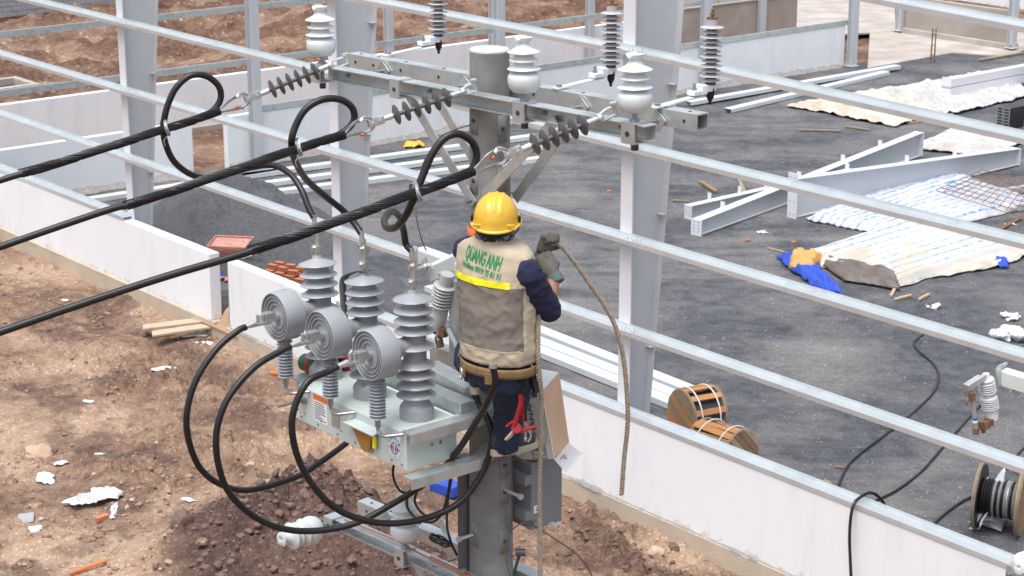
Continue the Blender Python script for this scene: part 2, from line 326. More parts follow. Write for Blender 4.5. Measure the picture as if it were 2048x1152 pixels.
def weather_plaster():
    m = MT['plaster']; N = m.node_tree.nodes; L = m.node_tree.links; p = N['Principled BSDF']; src = p.inputs['Base Color'].links[0].from_socket
    tc = N.new('ShaderNodeTexCoord'); sx = N.new('ShaderNodeSeparateXYZ'); L.new(tc.outputs['Object'], sx.inputs[0])
    def mth(op, a, b):
        n = N.new('ShaderNodeMath'); n.operation = op
        for i, q in enumerate((a, b)):
            if isinstance(q, (int, float)): n.inputs[i].default_value = q
            else: L.new(q, n.inputs[i])
        return n.outputs[0]
    def nz(sc, det, st):
        mp = N.new('ShaderNodeMapping'); mp.inputs['Scale'].default_value = st; L.new(tc.outputs['Object'], mp.inputs[0]); n = N.new('ShaderNodeTexNoise'); n.inputs['Scale'].default_value = sc; n.inputs['Detail'].default_value = det; L.new(mp.outputs[0], n.inputs['Vector']); return n.outputs['Fac']
    def rmp(v, a, b):
        r = N.new('ShaderNodeValToRGB'); r.color_ramp.elements[0].position = a; r.color_ramp.elements[1].position = b; L.new(v, r.inputs[0]); return r.outputs[0]
    splash = rmp(mth('SUBTRACT', nz(9, 8, (1, 1, 1)), mth('MULTIPLY', sx.outputs[2], 1.5)), .40, .62)       # mud thrown up from the ground
    mx = N.new('ShaderNodeMixRGB'); mx.inputs[2].default_value = (.50, .41, .32, 1); L.new(mth('MULTIPLY', splash, .75), mx.inputs[0]); L.new(src, mx.inputs[1])
    streak = rmp(nz(5, 5, (1, 1, .08)), .56, .74); m2 = N.new('ShaderNodeMixRGB'); m2.inputs[2].default_value = (.60, .60, .61, 1); L.new(mth('MULTIPLY', streak, .30), m2.inputs[0]); L.new(mx.outputs[0], m2.inputs[1])
    patch = rmp(nz(.55, 4, (1, 1, 1)), .52, .60); m3 = N.new('ShaderNodeMixRGB'); m3.inputs[2].default_value = (.80, .80, .82, 1); L.new(mth('MULTIPLY', patch, .6), m3.inputs[0]); L.new(m2.outputs[0], m3.inputs[1]); L.new(m3.outputs[0], p.inputs['Base Color'])
weather_plaster()
def vnoise(x, y, seed=0):
    """smooth value noise on numpy arrays, about -1..1"""
    xi = np.floor(x).astype(np.int64); yi = np.floor(y).astype(np.int64); xf = x - xi; yf = y - yi
    def h(i, j):
        n = (i * 374761393 + j * 668265263 + seed * 1442695041) & 0x7fffffff; n = ((n ^ (n >> 13)) * 1274126177) & 0x7fffffff; n = (n ^ (n >> 16)) & 0xffff
        return n / 32767.5 - 1
    u = xf * xf * (3 - 2 * xf); v = yf * yf * (3 - 2 * yf)
    return (h(xi, yi) * (1 - u) + h(xi + 1, yi) * u) * (1 - v) + (h(xi, yi + 1) * (1 - u) + h(xi + 1, yi + 1) * u) * v
def fbm(x, y, octs, seed=0, gain=.5):
    s = np.zeros_like(x); g = 1.0
    for k in range(octs): s += g * vnoise(x * 2 ** k, y * 2 ** k, seed + k); g *= gain
    return s
def sheet(name, frame, a0, a1, b0, b1, step, hf, mat, attr=None, stepb=None):
    na = int((a1 - a0) / step) + 1; nb = int((b1 - b0) / (stepb or step)) + 1
    aa, bb = np.meshgrid(np.linspace(a0, a1, na), np.linspace(b0, b1, nb), indexing='ij')
    zz = hf(aa, bb); o = np.array(frame(0, 0, 0)); P = o + aa[..., None] * np.array(A) + bb[..., None] * np.array(B) + zz[..., None] * np.array([0, 0, 1.])
    i = np.arange(na * nb).reshape(na, nb); q = np.stack([i[:-1, :-1], i[:-1, 1:], i[1:, 1:], i[1:, :-1]], -1).reshape(-1, 4)
    me = bpy.data.meshes.new(name); me.from_pydata(P.reshape(-1, 3).tolist(), [], q.tolist()); me.materials.append(mat); me.shade_smooth()
    if attr is not None:
        at = me.attributes.new('mound', 'FLOAT', 'POINT'); at.data.foreach_set('value', attr(aa, bb).reshape(-1).astype(np.float32))
    ob = bpy.data.objects.new(name, me); col.objects.link(ob); return tag(ob, kind='structure')
# ================================================================== SETTING: GROUND
def tri(o): return o
base = MB(); base.add([(-500, -200, -.75), (500, -200, -.75), (500, 700, -.75), (-500, 700, -.75)], [(0, 1, 2, 3)])
tag(base.build('ground', MT['dirt_far'], smooth=0), kind='structure')
def mound_f(a, b):
    d = np.exp(-(((a - 13.9) / 2.0) ** 2 + ((b - 4.7) / 1.6) ** 2)); d2 = np.exp(-(((a - 16.6) / 1.6) ** 2 + ((b - 1.1) / .45) ** 2))
    return d, d2
def dirt_h(a, b):
    d, d2 = mound_f(a, b)
    edge = np.clip((b - .05) / 1.2, 0, 1)
    z = -.36 + .05 * edge + .09 * fbm(a * .45, b * .45, 3, 3) * edge + .035 * fbm(a * 2.2, b * 2.2, 3, 11)
    clod = .045 * np.abs(fbm(a * 6, b * 6, 3, 21)) + .02 * np.abs(vnoise(a * 17, b * 17, 31))
    patch = np.clip(.45 + 1.2 * fbm(a * .8, b * .8, 2, 41), .12, 1.8)
    z += 1.9 * clod * patch + d * (1.25 + .12 * fbm(a * 1.7, b * 1.7, 3, 51) + .26 * np.abs(fbm(a * 4.5, b * 4.5, 4, 61, .6))) + d2 * (.10 + .24 * np.abs(fbm(a * 4, b * 4, 4, 71, .6)))
    z += .05 * np.abs(fbm(a * .35 + 5, b * 2.6, 3, 111)) * np.clip(.6 + fbm(a * .4, b * .4, 2, 115), 0, 1)
    z += -.12 * np.exp(-((b - 1.0) / .35) ** 2) * np.clip((a + 2) / 3, 0, 1) * np.clip((9 - a) / 3, 0, 1)
    return z
def dirt_attr(a, b):
    d, d2 = mound_f(a, b); n = fbm(a * 1.3, b * 1.3, 4, 81)
    t = np.clip((d + .35 * d2 - .17 + .10 * n) * 6, 0, 1)
    t2 = np.clip((fbm(a * .9, b * 1.4, 5, 91, .65) - .30) * 1.6, 0, .6)
    t3 = .8 * np.exp(-((b - .95) / .4) ** 2) * np.clip((a + 3) / 4, 0, 1) * np.clip((10 - a) / 4, 0, 1) * np.clip(.5 + fbm(a * 1.5, b * 1.5, 3, 95), 0, 1)
    return np.maximum(np.maximum(t, t2), t3)
sheet('dirt_ground', W, -10, 25, .03, 10, .042, dirt_h, MT['dirt'], dirt_attr)
sheet('dirt_verge', W, -14, 40, 10, 45, .6, lambda a, b: -.33 + .1 * fbm(a * .3, b * .3, 3, 5), MT['dirt_far'])
def far_h(a, b):
    t = np.clip((-13.4 - a) / 4, 0, 1)
    z = -.18 + .05 * fbm(a, b, 3, 7) + t * (.55 * fbm(a * .22, b * .06, 2, 15) + .34 * fbm(a * .6 + 3, b * .25, 4, 17, .6) + .26 * np.abs(fbm(a * 1.5, b * .9, 3, 19)) + .16 * np.abs(np.sin(a * .9 + 1.5 * fbm(a * .2, b * .12, 2, 25))) - .12)
    return np.where(b < -30, np.minimum(z, .0), z)
sheet('dirt_field', W, -78, -8.0, -72, 14, .24, far_h, MT['dirt_far'])
def yard_h(a, b): return .012 * fbm(a * .7, b * .7, 4, 23)
sheet('gravel_yard', W, -8.0, 60, -60, -.1, .3, yard_h, MT['yard'])
# pale floor slab and rough corner beyond the end wall
def poly_ground(name, pts, z, mat, th=.06):
    mb = MB(); k = len(pts); p = [G(x, y, z) for x, y in pts]
    mb.add(p + [q - Z * th for q in p], [tuple(range(k))] + [(i, (i + 1) % k, k + (i + 1) % k, k + i) for i in range(k)])
    return tag(mb.build(name, mat, smooth=0), kind='structure')
poly_ground('floor_slab', [(1570, 75), (1790, 62), (1790, -40), (1600, -40)], .05, MT['slab'])
poly_ground('rubble_corner', [(1735, 136), (1905, 105), (2010, 112), (2060, 96), (2060, 60), (1740, 60)], .035, MT['slab'])
# loose clods on the dirt: uncountable
pm('clod', (.20, .122, .09), .95, 0, (.40, .26, .185), 3, .8, .5, 30, .02); pm('clod_dark', (.13, .08, .067), .95, 0, (.20, .125, .105), 1.5, .8, .6, 30, .02); pm('clod_pale', (.50, .37, .27), .95, 0, (.42, .29, .20), 5, .8, .8, 12, .05); cl = MB(); t = (1 + 5 ** .5) / 2
ICO = [V(p).normalized() for p in [(-1, t, 0), (1, t, 0), (-1, -t, 0), (1, -t, 0), (0, -1, t), (0, 1, t), (0, -1, -t), (0, 1, -t), (t, 0, -1), (t, 0, 1), (-t, 0, -1), (-t, 0, 1)]]
ICOF = [(0, 11, 5), (0, 5, 1), (0, 1, 7), (0, 7, 10), (0, 10, 11), (1, 5, 9), (5, 11, 4), (11, 10, 2), (10, 7, 6), (7, 1, 8), (3, 9, 4), (3, 4, 2), (3, 2, 6), (3, 6, 8), (3, 8, 9), (4, 9, 5), (2, 4, 11), (6, 2, 10), (8, 6, 7), (9, 8, 1)]
na = 11000; ca = RNG.uniform(-6, 21, na); cb = RNG.uniform(.25, 8.6, na); dens = fbm(ca * .6, cb * .6, 3, 101); dd, dd2 = mound_f(ca, cb)
keep = (dens + 1.2 * dd + .8 * dd2 + RNG.uniform(-.5, .5, na)) > .25; ca, cb = ca[keep], cb[keep]; cz = dirt_h(ca, cb)
for a_, b_, z_ in zip(ca, cb, cz):
    dm_ = float(np.exp(-(((a_ - 13.9) / 2.0) ** 2 + ((b_ - 4.7) / 1.6) ** 2)) + np.exp(-(((a_ - 16.6) / 1.6) ** 2 + ((b_ - 1.1) / .6) ** 2))); r = .011 + (.042 + .03 * dm_) * random.random() ** (4 - 1.6 * min(1, dm_)); o = W(float(a_), float(b_), float(z_) + r * .3)
    cl.add([o + V((p.x * r * random.uniform(.7, 1.3), p.y * r * random.uniform(.7, 1.3), p.z * r * random.uniform(.5, .9))) for p in ICO], ICOF, 2 if dm_ > .3 else (0 if random.random() < .96 else 1))
tag(cl.build('soil_clods', [MT['clod'], MT['stone_pale'], MT['clod_dark']], smooth=60), 'brown soil clods and crumbs strewn over the dug dirt', 'soil', kind='stuff')
# bigger lumps of the same soil, thick on the mound and in the churned patches
bm = bmesh.new(); bmesh.ops.create_icosphere(bm, subdivisions=2, radius=1.0); LV = [v.co.copy() for v in bm.verts]; LF = [tuple(v.index for v in f.verts) for f in bm.faces]; bm.free()
pm('clod_tan', (.26, .165, .12), .95, 0, (.45, .30, .215), 1.5, .8, .6, 30, .02)
nl = 9000; la = RNG.uniform(-5, 21, nl); lb = RNG.uniform(.3, 8.4, nl); ld, ld2 = mound_f(la, lb); lt = dirt_attr(la, lb)
kp = (.45 * lt + 1.0 * ld + .9 * ld2 + .4 * fbm(la * .9, lb * .9, 3, 121) + RNG.uniform(-.5, .5, nl)) > .72; la, lb, lt = la[kp], lb[kp], lt[kp]; lz = dirt_h(la, lb); lum = MB()
for a_, b_, z_, t_ in zip(la, lb, lz, lt):
    r = .022 + .06 * random.random() ** 3.2; o = W(float(a_), float(b_), float(z_) + r * .15); sd_ = random.uniform(0, 90); sx_, sy_, sz_ = random.uniform(.8, 1.3), random.uniform(.8, 1.3), random.uniform(.55, .85)
    lum.add([o + V((p.x * sx_, p.y * sy_, p.z * sz_)) * (r * (1 + .45 * noise.noise(p * 1.4 + V((sd_, 0, 0))))) for p in LV], LF, 0 if random.random() < float(t_) + .3 else 1)
tag(lum.build('soil_lumps', [MT['clod_dark'], MT['clod_tan']], smooth=30), 'dark churned soil lumps thick on the mound by the pole', 'soil', kind='stuff')
# grit on the yard
gr = MB()
for i in range(1500):
    px = random.uniform(300, 2048); py = random.uniform(300, 1100); p = G(px, py)
    a_ = (p - C0).dot(A); b_ = (p - C0).dot(B)
    if b_ > -.5 or a_ < -7.4: continue
    r = random.uniform(.007, .018); o = p + Z * r * .5
    gr.add([o + V((q.x * r * random.uniform(.7, 1.4), q.y * r * random.uniform(.7, 1.4), q.z * r * .6)) for q in ICO], ICOF, 1 if random.random() < .25 else 0)
tag(gr.build('yard_grit', [MT['block_grey'], MT['stone_pale']], smooth=60), 'small grey stones scattered over the dark gravel yard', 'gravel', kind='stuff')

# ================================================================== THE HALL
def rect_wall(name, label, frame, a0, a1, b0, b1, z0, z1, mat, foot=None, group=None, cat='wall'):
    t = thing(name, label, cat, frame((a0 + a1) / 2, (b0 + b1) / 2, z0), group)
    mb = MB(); mb.hexa([frame(a0, b0, z0), frame(a1, b0, z0), frame(a1, b1, z0), frame(a0, b1, z0), frame(a0, b0, z1), frame(a1, b0, z1), frame(a1, b1, z1), frame(a0, b1, z1)])
    mb.build('panel', mat, t, smooth=0, bevel=.008)
    if foot:
        a2, a3, b2, b3, z2, z3, fm = foot
        mb = MB(); mb.hexa([frame(a2, b2, z2), frame(a3, b2, z2), frame(a3, b3, z2), frame(a2, b3, z2), frame(a2, b2, z3), frame(a3, b2, z3), frame(a3, b3, z3), frame(a2, b3, z3)])
        mb.build('footing', fm, t, smooth=0, bevel=.01)
    return t
def ragged(parent, name, p0, p1, out, w, h, mat, n=160, seed=1, base=0.0, low=.3):
    """rough smear of mortar along the foot of a wall"""
    mb = MB(); p0 = V(p0); p1 = V(p1); L = (p1 - p0).length; vs = []
    for i in range(n + 1):
        f = i / n; p = p0.lerp(p1, f); k = .5 + .9 * abs(noise.noise(V((f * L * .9, seed, 0)))) + .35 * noise.noise(V((f * L * 5, seed, 3)))
        k = max(.08, k); vs += [p + Z * (base + h * k), p + out * (w * .35 * k) + Z * (base + h * k * .8), p + out * (w * k) + Z * base, p + out * (w * k) + Z * (base - low)]
    mb.add(vs, [(4 * i + j, 4 * i + j + 1, 4 * i + j + 5, 4 * i + j + 4) for i in range(n) for j in range(3)]); return mb.build(name, mat, parent)
WT = 1.348
gapL = 3.33; gapR = 4.02
wl_ = rect_wall('low_wall', 'long white low wall at left, ending square beside the red wheelbarrow', W, -9.5, gapL, -.24, 0, 0, WT, MT['plaster'], (-9.5, gapL + .12, -.30, .03, -.9, -.004, MT['footing']))
wr_ = rect_wall('low_wall', 'long white low wall running under the girts to the lower right', W, gapR, 26, -.24, 0, 0, WT, MT['plaster'], (gapR - .1, 26, -.30, .03, -.9, -.004, MT['footing']))
ragged(wl_, 'mortar_line', W(-9.4, .0, -.004), W(gapL, .0, -.004), B, .05, .05, MT['footing'], 260, 2, -.01, .01)
ragged(wr_, 'mortar_line', W(gapR, .0, -.004), W(25.5, .0, -.004), B, .04, .06, MT['mortar'], 420, 5, -.01, .01)
mb = MB(); mb.hexa([W(gapR - .012, -.245, 0), W(gapR, -.245, 0), W(gapR, .004, 0), W(gapR - .012, .004, 0), W(gapR - .012, -.245, 1.34), W(gapR, -.245, 1.34), W(gapR, .004, 1.34), W(gapR - .012, .004, 1.34)]); mb.build('end_mortar', MT['mortar'], wr_, smooth=0)
mb = MB(); mb.hexa([W(gapL + .1, -.3, -.8), W(gapR - .08, -.3, -.8), W(gapR - .08, .02, -.8), W(gapL + .1, .02, -.8), W(gapL + .1, -.3, -.09), W(gapR - .08, -.3, -.09), W(gapR - .08, .02, -.09), W(gapL + .1, .02, -.09)])
tag(mb.build('door_sill', MT['footing'], loc=W(3.6, 0, -.8), smooth=0), kind='structure')

# columns: tapered welded I sections
def column(k, label, htop=8.2):
    ac = BAY * k - .115; t = thing('steel_column', label, 'column', W(ac, -.2, 0), 'tapered columns of the hall')
    mb = MB(); mb.hexa([W(ac - .125, -.222, 0), W(ac + .125, -.222, 0), W(ac + .125, -.2, 0), W(ac - .125, -.2, 0), W(ac - .125, -.222, htop), W(ac + .125, -.222, htop), W(ac + .125, -.2, htop), W(ac - .125, -.2, htop)]); mb.build('outer_flange', MT['paint_light'], t, smooth=0)  # paler than the web: light on this outward face put into the colour
    d0 = .30; d1 = .30 + .085 * htop
    mb = MB(); mb.hexa([W(ac - .006, -.222 - d0, 0), W(ac + .006, -.222 - d0, 0), W(ac + .006, -.222, 0), W(ac - .006, -.222, 0), W(ac - .006, -.222 - d1, htop), W(ac + .006, -.222 - d1, htop), W(ac + .006, -.222, htop), W(ac - .006, -.222, htop)]); mb.build('web', MT['paint_grey'], t, smooth=0)
    mb = MB(); mb.hexa([W(ac - .125, -.24 - d0, 0), W(ac + .125, -.24 - d0, 0), W(ac + .125, -.222 - d0, 0), W(ac - .125, -.222 - d0, 0), W(ac - .125, -.24 - d1, htop), W(ac + .125, -.24 - d1, htop), W(ac + .125, -.222 - d1, htop), W(ac - .125, -.222 - d1, htop)]); mb.build('inner_flange', MT['paint_grey'], t, smooth=0)
    mb = MB(); mb.box(W(ac, -.4, .012), .36, .55, .024, A, B, Z); mb.build('base_plate', MT['paint_grey'], t, smooth=0)
    for z in (2.3, 4.35, 6.3):
        d = .30 + .085 * z; mb = MB(); mb.box(W(ac + .07, -.2 - d + .02, z), .12, .07, .012, A, B, Z); mb.build('cleat', MT['paint_grey'], t, smooth=0)
    return t
for k, l in ((0, 'tapered grey steel column standing behind the gravel heap and left wall'), (1, 'tapered grey steel column behind the three dead-end insulators'), (2, 'large tapered grey steel column right of the worker'), (3, 'tapered steel column past the right edge of the yard')): column(k, l)
# girts: Z sections in bays, lapped at the columns
ZP = [(0, 0), (0, .068), (-.197, .068), (-.197, .112), (-.182, .116), (-.182, .121), (-.203, .118), (-.203, .062), (-.006, .062), (-.006, 0)]
bayname = ['the far left bay', 'the bay left of the insulators', 'the middle bay behind the worker', 'the right bay over the yard']
levname = ['bottom', 'second', 'third', 'fourth', 'fifth', 'sixth']
for li, z in enumerate((1.357, 2.652, 4.052, 5.452, 6.852, 8.252)):
    for bi in (-1, 0, 1, 2):
        if li == 5 and bi < 2: continue
        if li == 0 and bi == 0: continue
        a0 = bi * BAY + .10 + .02 * li; ln = BAY - .008
        if li == 0 and bi == -1: ln -= .15
        mb = MB(); bo = .012 if li == 0 else 0.0; mb.prism([(x, y) for x, y in ZP], W(a0, bo, z), B, Z, (A * BAY - Z * {(4, 2): .16, (5, 2): .27}.get((li, bi), 0.0)).normalized(), ln); sl = {(4, 2): .16, (5, 2): .27}.get((li, bi), 0.0) / BAY
        t = thing('wall_girt', '%s galvanized girt from the bottom, spanning %s' % (levname[li], bayname[bi + 1]), 'girt', W(a0, bo, z), 'galvanized girts on the long side')
        mb.build('z_section', MT['girt'], t, smooth=0)
        mb = MB()
        for da in (.06, .13, ln - .06, ln - .13):
            for db in (-.06, -.14): mb.cyl(W(a0 + da, bo + db, z + .066 - sl * da), W(a0 + da, bo + db, z + .0755 - sl * da), .011, n=8)
        mb.build('bolt_heads', MT['bolt'], t, kind='stuff')
# end wall
EA = -7.9
e1l = rect_wall('end_wall', 'white end wall piece at far left, low with a bright bare top', W, EA - .2, EA, -6.28, 4, -.1, 1.36, MT['plaster'])
e1r = rect_wall('end_wall', 'white end wall running back from the door gap to the upper right', W, EA - .2, EA, -31.3, -7.32, -.1, 1.36, MT['plaster'])
ragged(e1l, 'mortar_bank', W(EA, 4, 0), W(EA, -6.2, 0), A, .42, .20, MT['mortar'], 120, 9); ragged(e1r, 'mortar_bank', W(EA, -7.4, 0), W(EA, -31, 0), A, .36, .2, MT['mortar'], 260, 12)
EP = [-8.1, -16.3, -24.6, -31.5]
def post(name, label, a, b, h, group, zb=0.0, w=.26, d=.24, mat='paint_grey'):
    t = thing(name, label, 'post', W(a, b, zb), group)
    for nm, c, sx, sy in (('flange', (a - d / 2, b), .014, w), ('flange', (a + d / 2, b), .014, w), ('web', (a, b), d - .014, .012)):
        mb = MB(); mb.box(W(c[0], c[1], zb + h / 2), sx, sy, h, A, B, Z); mb.build(nm, MT[mat], t, smooth=0)
    mb = MB(); mb.box(W(a, b, zb + .008), d + .14, w + .12, .016, A, B, Z); mb.build('base_plate', MT[mat], t, smooth=0)
for b, l in zip(EP, ('grey end wall post right beside the door gap', 'grey end wall post hidden behind the concrete pole', 'grey end wall post just right of the large column', 'grey end wall post at the far end of the white wall')):
    post('wall_post', l, EA + .16, b, 8.4, 'posts along the end wall')
eb = [1.0] + EP
for li, z in enumerate((1.37, 2.652, 4.052, 5.452)):
    for i in range(4):
        if li == 0 and i == 0: continue
        mb = MB(); mb.prism([(0, 0), (0, .16), (-.07, .16), (-.07, .154), (-.006, .154), (-.006, .006), (-.07, .006), (-.07, 0)], W(EA + .02, eb[i] - .004, z), A, Z, -B, eb[i] - eb[i + 1] - .008)
        o = mb.build('end_rail', MT['galv'], loc=W(EA, eb[i], z), smooth=0)
        tag(o, '%s steel rail of the end wall, %s stretch from the left' % (levname[li], ('first', 'second', 'third', 'fourth')[i]), 'rail', 'steel rails on the end wall')
# wall behind it
EB = -13.1
rect_wall('back_wall', 'long white wall on the dirt field behind the end wall', W, EB - .2, EB, -27.4, 6, -.2, 1.36, MT['plaster'], (EB - .25, EB + .06, -27.4, 6, -.8, -.02, MT['plaster_raw']))
rect_wall('back_wall', 'unplastered brown cement wall at upper right behind two posts', W, EB - .2, EB + .01, -34.6, -27.4, -.2, 1.5, MT['plaster_raw'], (EB - .27, EB + .05, -34.6, -27.4, 1.5, 1.56, MT['slab']))
for b, l in zip((-16.2, -20.3, -24.4, -32.6), ('slim grey post behind the second column at the back wall', 'slim grey post rising above the concrete pole top', 'slim grey post left of the large column', 'slim grey post in front of the brown cement wall')):
    post('back_post', l, EB + .16, b, 8.0, 'posts along the back wall', -.1, .24, .2)
# far side
rect_wall('far_wall', 'bare cement wall in the top right corner with pale ledge', W, -11.0, -6.35, -38.4, -38.15, 0, 1.36, MT['conc_plain'], (-11.05, -6.2, -38.5, -38.0, -.3, .22, MT['slab']))
rect_wall('far_wall', 'white wall strip along the top right edge of the picture', W, -22, -11.3, -46.6, -46.4, 0, 1.2, MT['plaster'])
rect_wall('far_wall', 'white wall seen past the bare cement wall, far right', W, -6.0, 8, -39.6, -39.4, 0, 1.36, MT['plaster'])
post('far_post', 'grey post at the right end of the bare cement wall', -6.2, -38.1, 8, 'posts of the far side', .1)
post('far_post', 'grey post at the left end of the bare cement wall', -11.2, -38.1, 8, 'posts of the far side', .1)
mb = MB()
rc = G(1862, 126)
for dx in (0, .12):
    for dy in (0, .14): mb.cyl(rc + V((dx, dy, 0)), rc + V((dx + random.uniform(-.02, .02), dy, 1.15)), .012, n=6)
for z in (.25, .6, .95): mb.tube([rc + V((0, 0, z)), rc + V((.12, 0, z)), rc + V((.12, .14, z)), rc + V((0, .14, z)), rc + V((0, 0, z))], .008, 5)
tag(mb.build('rebar_cage', MT['rust'], loc=rc), 'thin rusty rebar cage standing up in the rubble corner', 'rebar')
# grey block wall far back at top left
bw = thing('block_wall', 'grey concrete block wall at the top left corner beyond the dirt', 'wall', W(-36.3, -16, -.1))
mb = MB(); mb.box(W(-36.42, -16, .65), .14, 17, 1.5, A, B, Z); mb.build('mortar_core', MT['mortar'], bw, smooth=0)
bm_ = MB(); bm_.box((0, 0, 0), .2, .385, .182, A, B, Z); blk = bm_.mesh('block', MT['block_grey'], V((0, 0, 0)))
for r_ in range(7):
    for c_ in range(34):
        o = bpy.data.objects.new('block', blk); col.objects.link(o); o.parent = bw
        o.location = W(-36.38 + random.uniform(-.012, .012), -8.2 - c_ * .4 - (.2 if r_ % 2 else 0), .0 + r_ * .196) - LOC[bw.name]
# manhole in the dirt at left
mh = G(8, 178, -.1); mb = MB()
for s in (-1, 1): mb.box(mh + A * .75 * s + Z * .05, .22, 1.7, .3, A, B, Z); mb.box(mh + B * .75 * s + Z * .05, 1.28, .22, .3, A, B, Z)
t = thing('manhole_pit', 'square pale concrete pit rim in the dirt at left edge', 'manhole', mh - Z * .1); mb.build('rim', MT['slab'], t, smooth=0, bevel=.02)
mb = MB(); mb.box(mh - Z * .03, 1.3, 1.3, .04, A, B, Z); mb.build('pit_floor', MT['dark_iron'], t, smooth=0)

# ================================================================== YARD: STEEL
def purlin(p0, p1, label, w=.2, h=.075, mat='girt', z=.02, up=0):
    p0 = V(p0); p1 = V(p1); n = (p1 - p0); L = n.length; n.normalize(); s = Z.cross(n).normalized(); h2 = w / 2
    pr = [(-h2, 0), (-h2, h), (h2, h), (h2, 0), (h2 - .02, 0), (h2 - .02, .005), (h2 - .005, .005), (h2 - .005, h - .005), (-h2 + .005, h - .005), (-h2 + .005, .005), (-h2 + .02, .005), (-h2 + .02, 0)]
    mb = MB(); mb.prism(pr, p0 + Z * z, s, Z, n, L)
    for f in (.02, .98):
        for dd in (-.05, .05): mb.cyl(p0 + n * L * f + s * dd + Z * (z + h - .001), p0 + n * L * f + s * dd + Z * (z + h + .003), .012, n=8, mi=1)
    return tag(mb.build('steel_purlin', [MT['purlin'], MT['dark_iron']], loc=p0, smooth=0), label, 'purlin', 'purlins lying on the yard')
for (x0, y0), (x1, y1), l, z in (
    ((1455, 226), (1772, 150), 'short bright purlin lying askew in front of the white end wall', .02),
    ((1375, 214), (1795, 140), 'long grey purlin lying along the foot of the end wall', .06),
    ((120, 415), (560, 347), 'bright purlin on the ground behind the left column', .02),
    ((475, 360), (1070, 278), 'long bright purlin lying nearest the white end wall', .02),
    ((395, 392), (1080, 300), 'long bright purlin, second from the end wall', .02),
    ((480, 398), (1080, 322), 'long dull purlin, third from the end wall', .0),
    ((860, 582), (1402, 798), 'upper of three parallel purlins behind the worker', .02),
    ((860, 603), (1385, 812), 'middle of three parallel purlins behind the worker', .0),
    ((860, 622), (1375, 828), 'lower of three parallel purlins behind the worker', .02)):
    purlin(G(x0, y0), G(x1, y1), l, z=z, w=.28, h=.11)
def tapered_beam(pb0, pb1, h0, h1, fw, label, cleats, plates=(1, 1), z=.02):
    p0 = V(pb0) + Z * z; p1 = V(pb1) + Z * z; n = (p1 - p0); L = n.length; n.normalize(); s = Z.cross(n).normalized()
    t = thing('tapered_beam', label, 'steel beam', p0, 'tapered beams lying on the yard')
    def plate(nm, q, th):    # vertical plate in the web plane
        mb = MB(); mb.prism(q, p0 - s * th / 2, n, Z, s, th); mb.build(nm, MT['paint_grey'], t, smooth=0)
    plate('web', [(0, .02), (L, .02), (L, h1), (0, h0)], .012)
    mb = MB(); mb.hexa([p0 - s * fw / 2, p1 - s * fw / 2, p1 + s * fw / 2, p0 + s * fw / 2] + [q + Z * .018 for q in (p0 - s * fw / 2, p1 - s * fw / 2, p1 + s * fw / 2, p0 + s * fw / 2)]); mb.build('bottom_flange', MT['paint_grey'], t, smooth=0)
    q0 = p0 + Z * h0; q1 = p1 + Z * h1
    mb = MB(); mb.hexa([q0 - s * fw / 2, q1 - s * fw / 2, q1 + s * fw / 2, q0 + s * fw / 2] + [q + Z * .018 for q in (q0 - s * fw / 2, q1 - s * fw / 2, q1 + s * fw / 2, q0 + s * fw / 2)]); mb.build('top_flange', MT['paint_light'], t, smooth=0)  # paler than the bottom flange: light from above put into the colour
    for q, h, d, on in ((p0, h0, -1, plates[0]), (p1, h1, 1, plates[1])):
        if not on: continue
        ext = .12 if on == 2 else .0
        mb = MB(); mb.box(q + n * d * .012 + Z * (h / 2 + ext / 2), .022, fw + .05, h + .04 + ext, n, s, Z); e = mb.build('end_plate', MT['paint_light'], t, smooth=0)
        mb = MB()
        for k in range(4):
            for sd_ in (-1, 1): c = q + n * d * .024 + s * sd_ * fw * .27 + Z * (.08 + (h - .1 + ext) * k / 3.2); mb.cyl(c, c + n * d * .003, .014, n=8)
        mb.build('bolt_holes', MT['dark_iron'], e, kind='stuff')
    for f in cleats:
        c = p0.lerp(p1, f) + Z * (h0 + (h1 - h0) * f + .018 + .09); mb = MB(); mb.box(c, .012, .12, .2, n, s, Z); mb.build('cleat', MT['paint_light'], t, smooth=0)
tapered_beam(G(1393, 471), G(1835, 312), .34, .62, .24, 'front tapered grey beam lying on the gravel beside the white scrap', (.1, .28, .42, .62, .8))
tapered_beam(G(1584, 436), G(2030, 330), .93, .42, .24, 'deepest tapered grey beam with tall bolted end plate', (.22, .48, .7), (2, 1))
tapered_beam(G(1377, 438), G(1700, 375), .30, .44, .2, 'smaller tapered grey beam lying behind the front one', (.12, .3, .55))
def box_beam(p0, p1, w, h, z, label, mat='paint_light', name='steel_tube'):
    t = thing(name, label, 'steel beam', p0, 'beams stacked at the right'); mb = MB(); mb.beam(V(p0) + Z * (z + h / 2), V(p1) + Z * (z + h / 2), w, h); mb.build('tube', MT[mat], t, smooth=0, bevel=.01)
    d = (V(p1) - V(p0)).normalized(); mb = MB(); mb.beam(V(p0) + Z * (z + h / 2) - d * .02, V(p0) + Z * (z + h / 2) - d * .001, w + .1, h + .08); mb.build('end_plate', MT['paint_light'], t, smooth=0)
for (x0, y0), (x1, y1), z, l in (((1892, 200), (2100, 160), .12, 'lower grey beam on the pale sheets, upper right'), ((1892, 200), (2100, 160), .40, 'upper grey beam stacked on another one, upper right'), ((1942, 178), (2120, 142), .12, 'grey beam behind the stacked pair, upper right')):
    box_beam(G(x0, y0), G(x1, y1), .26, .26, z, l)
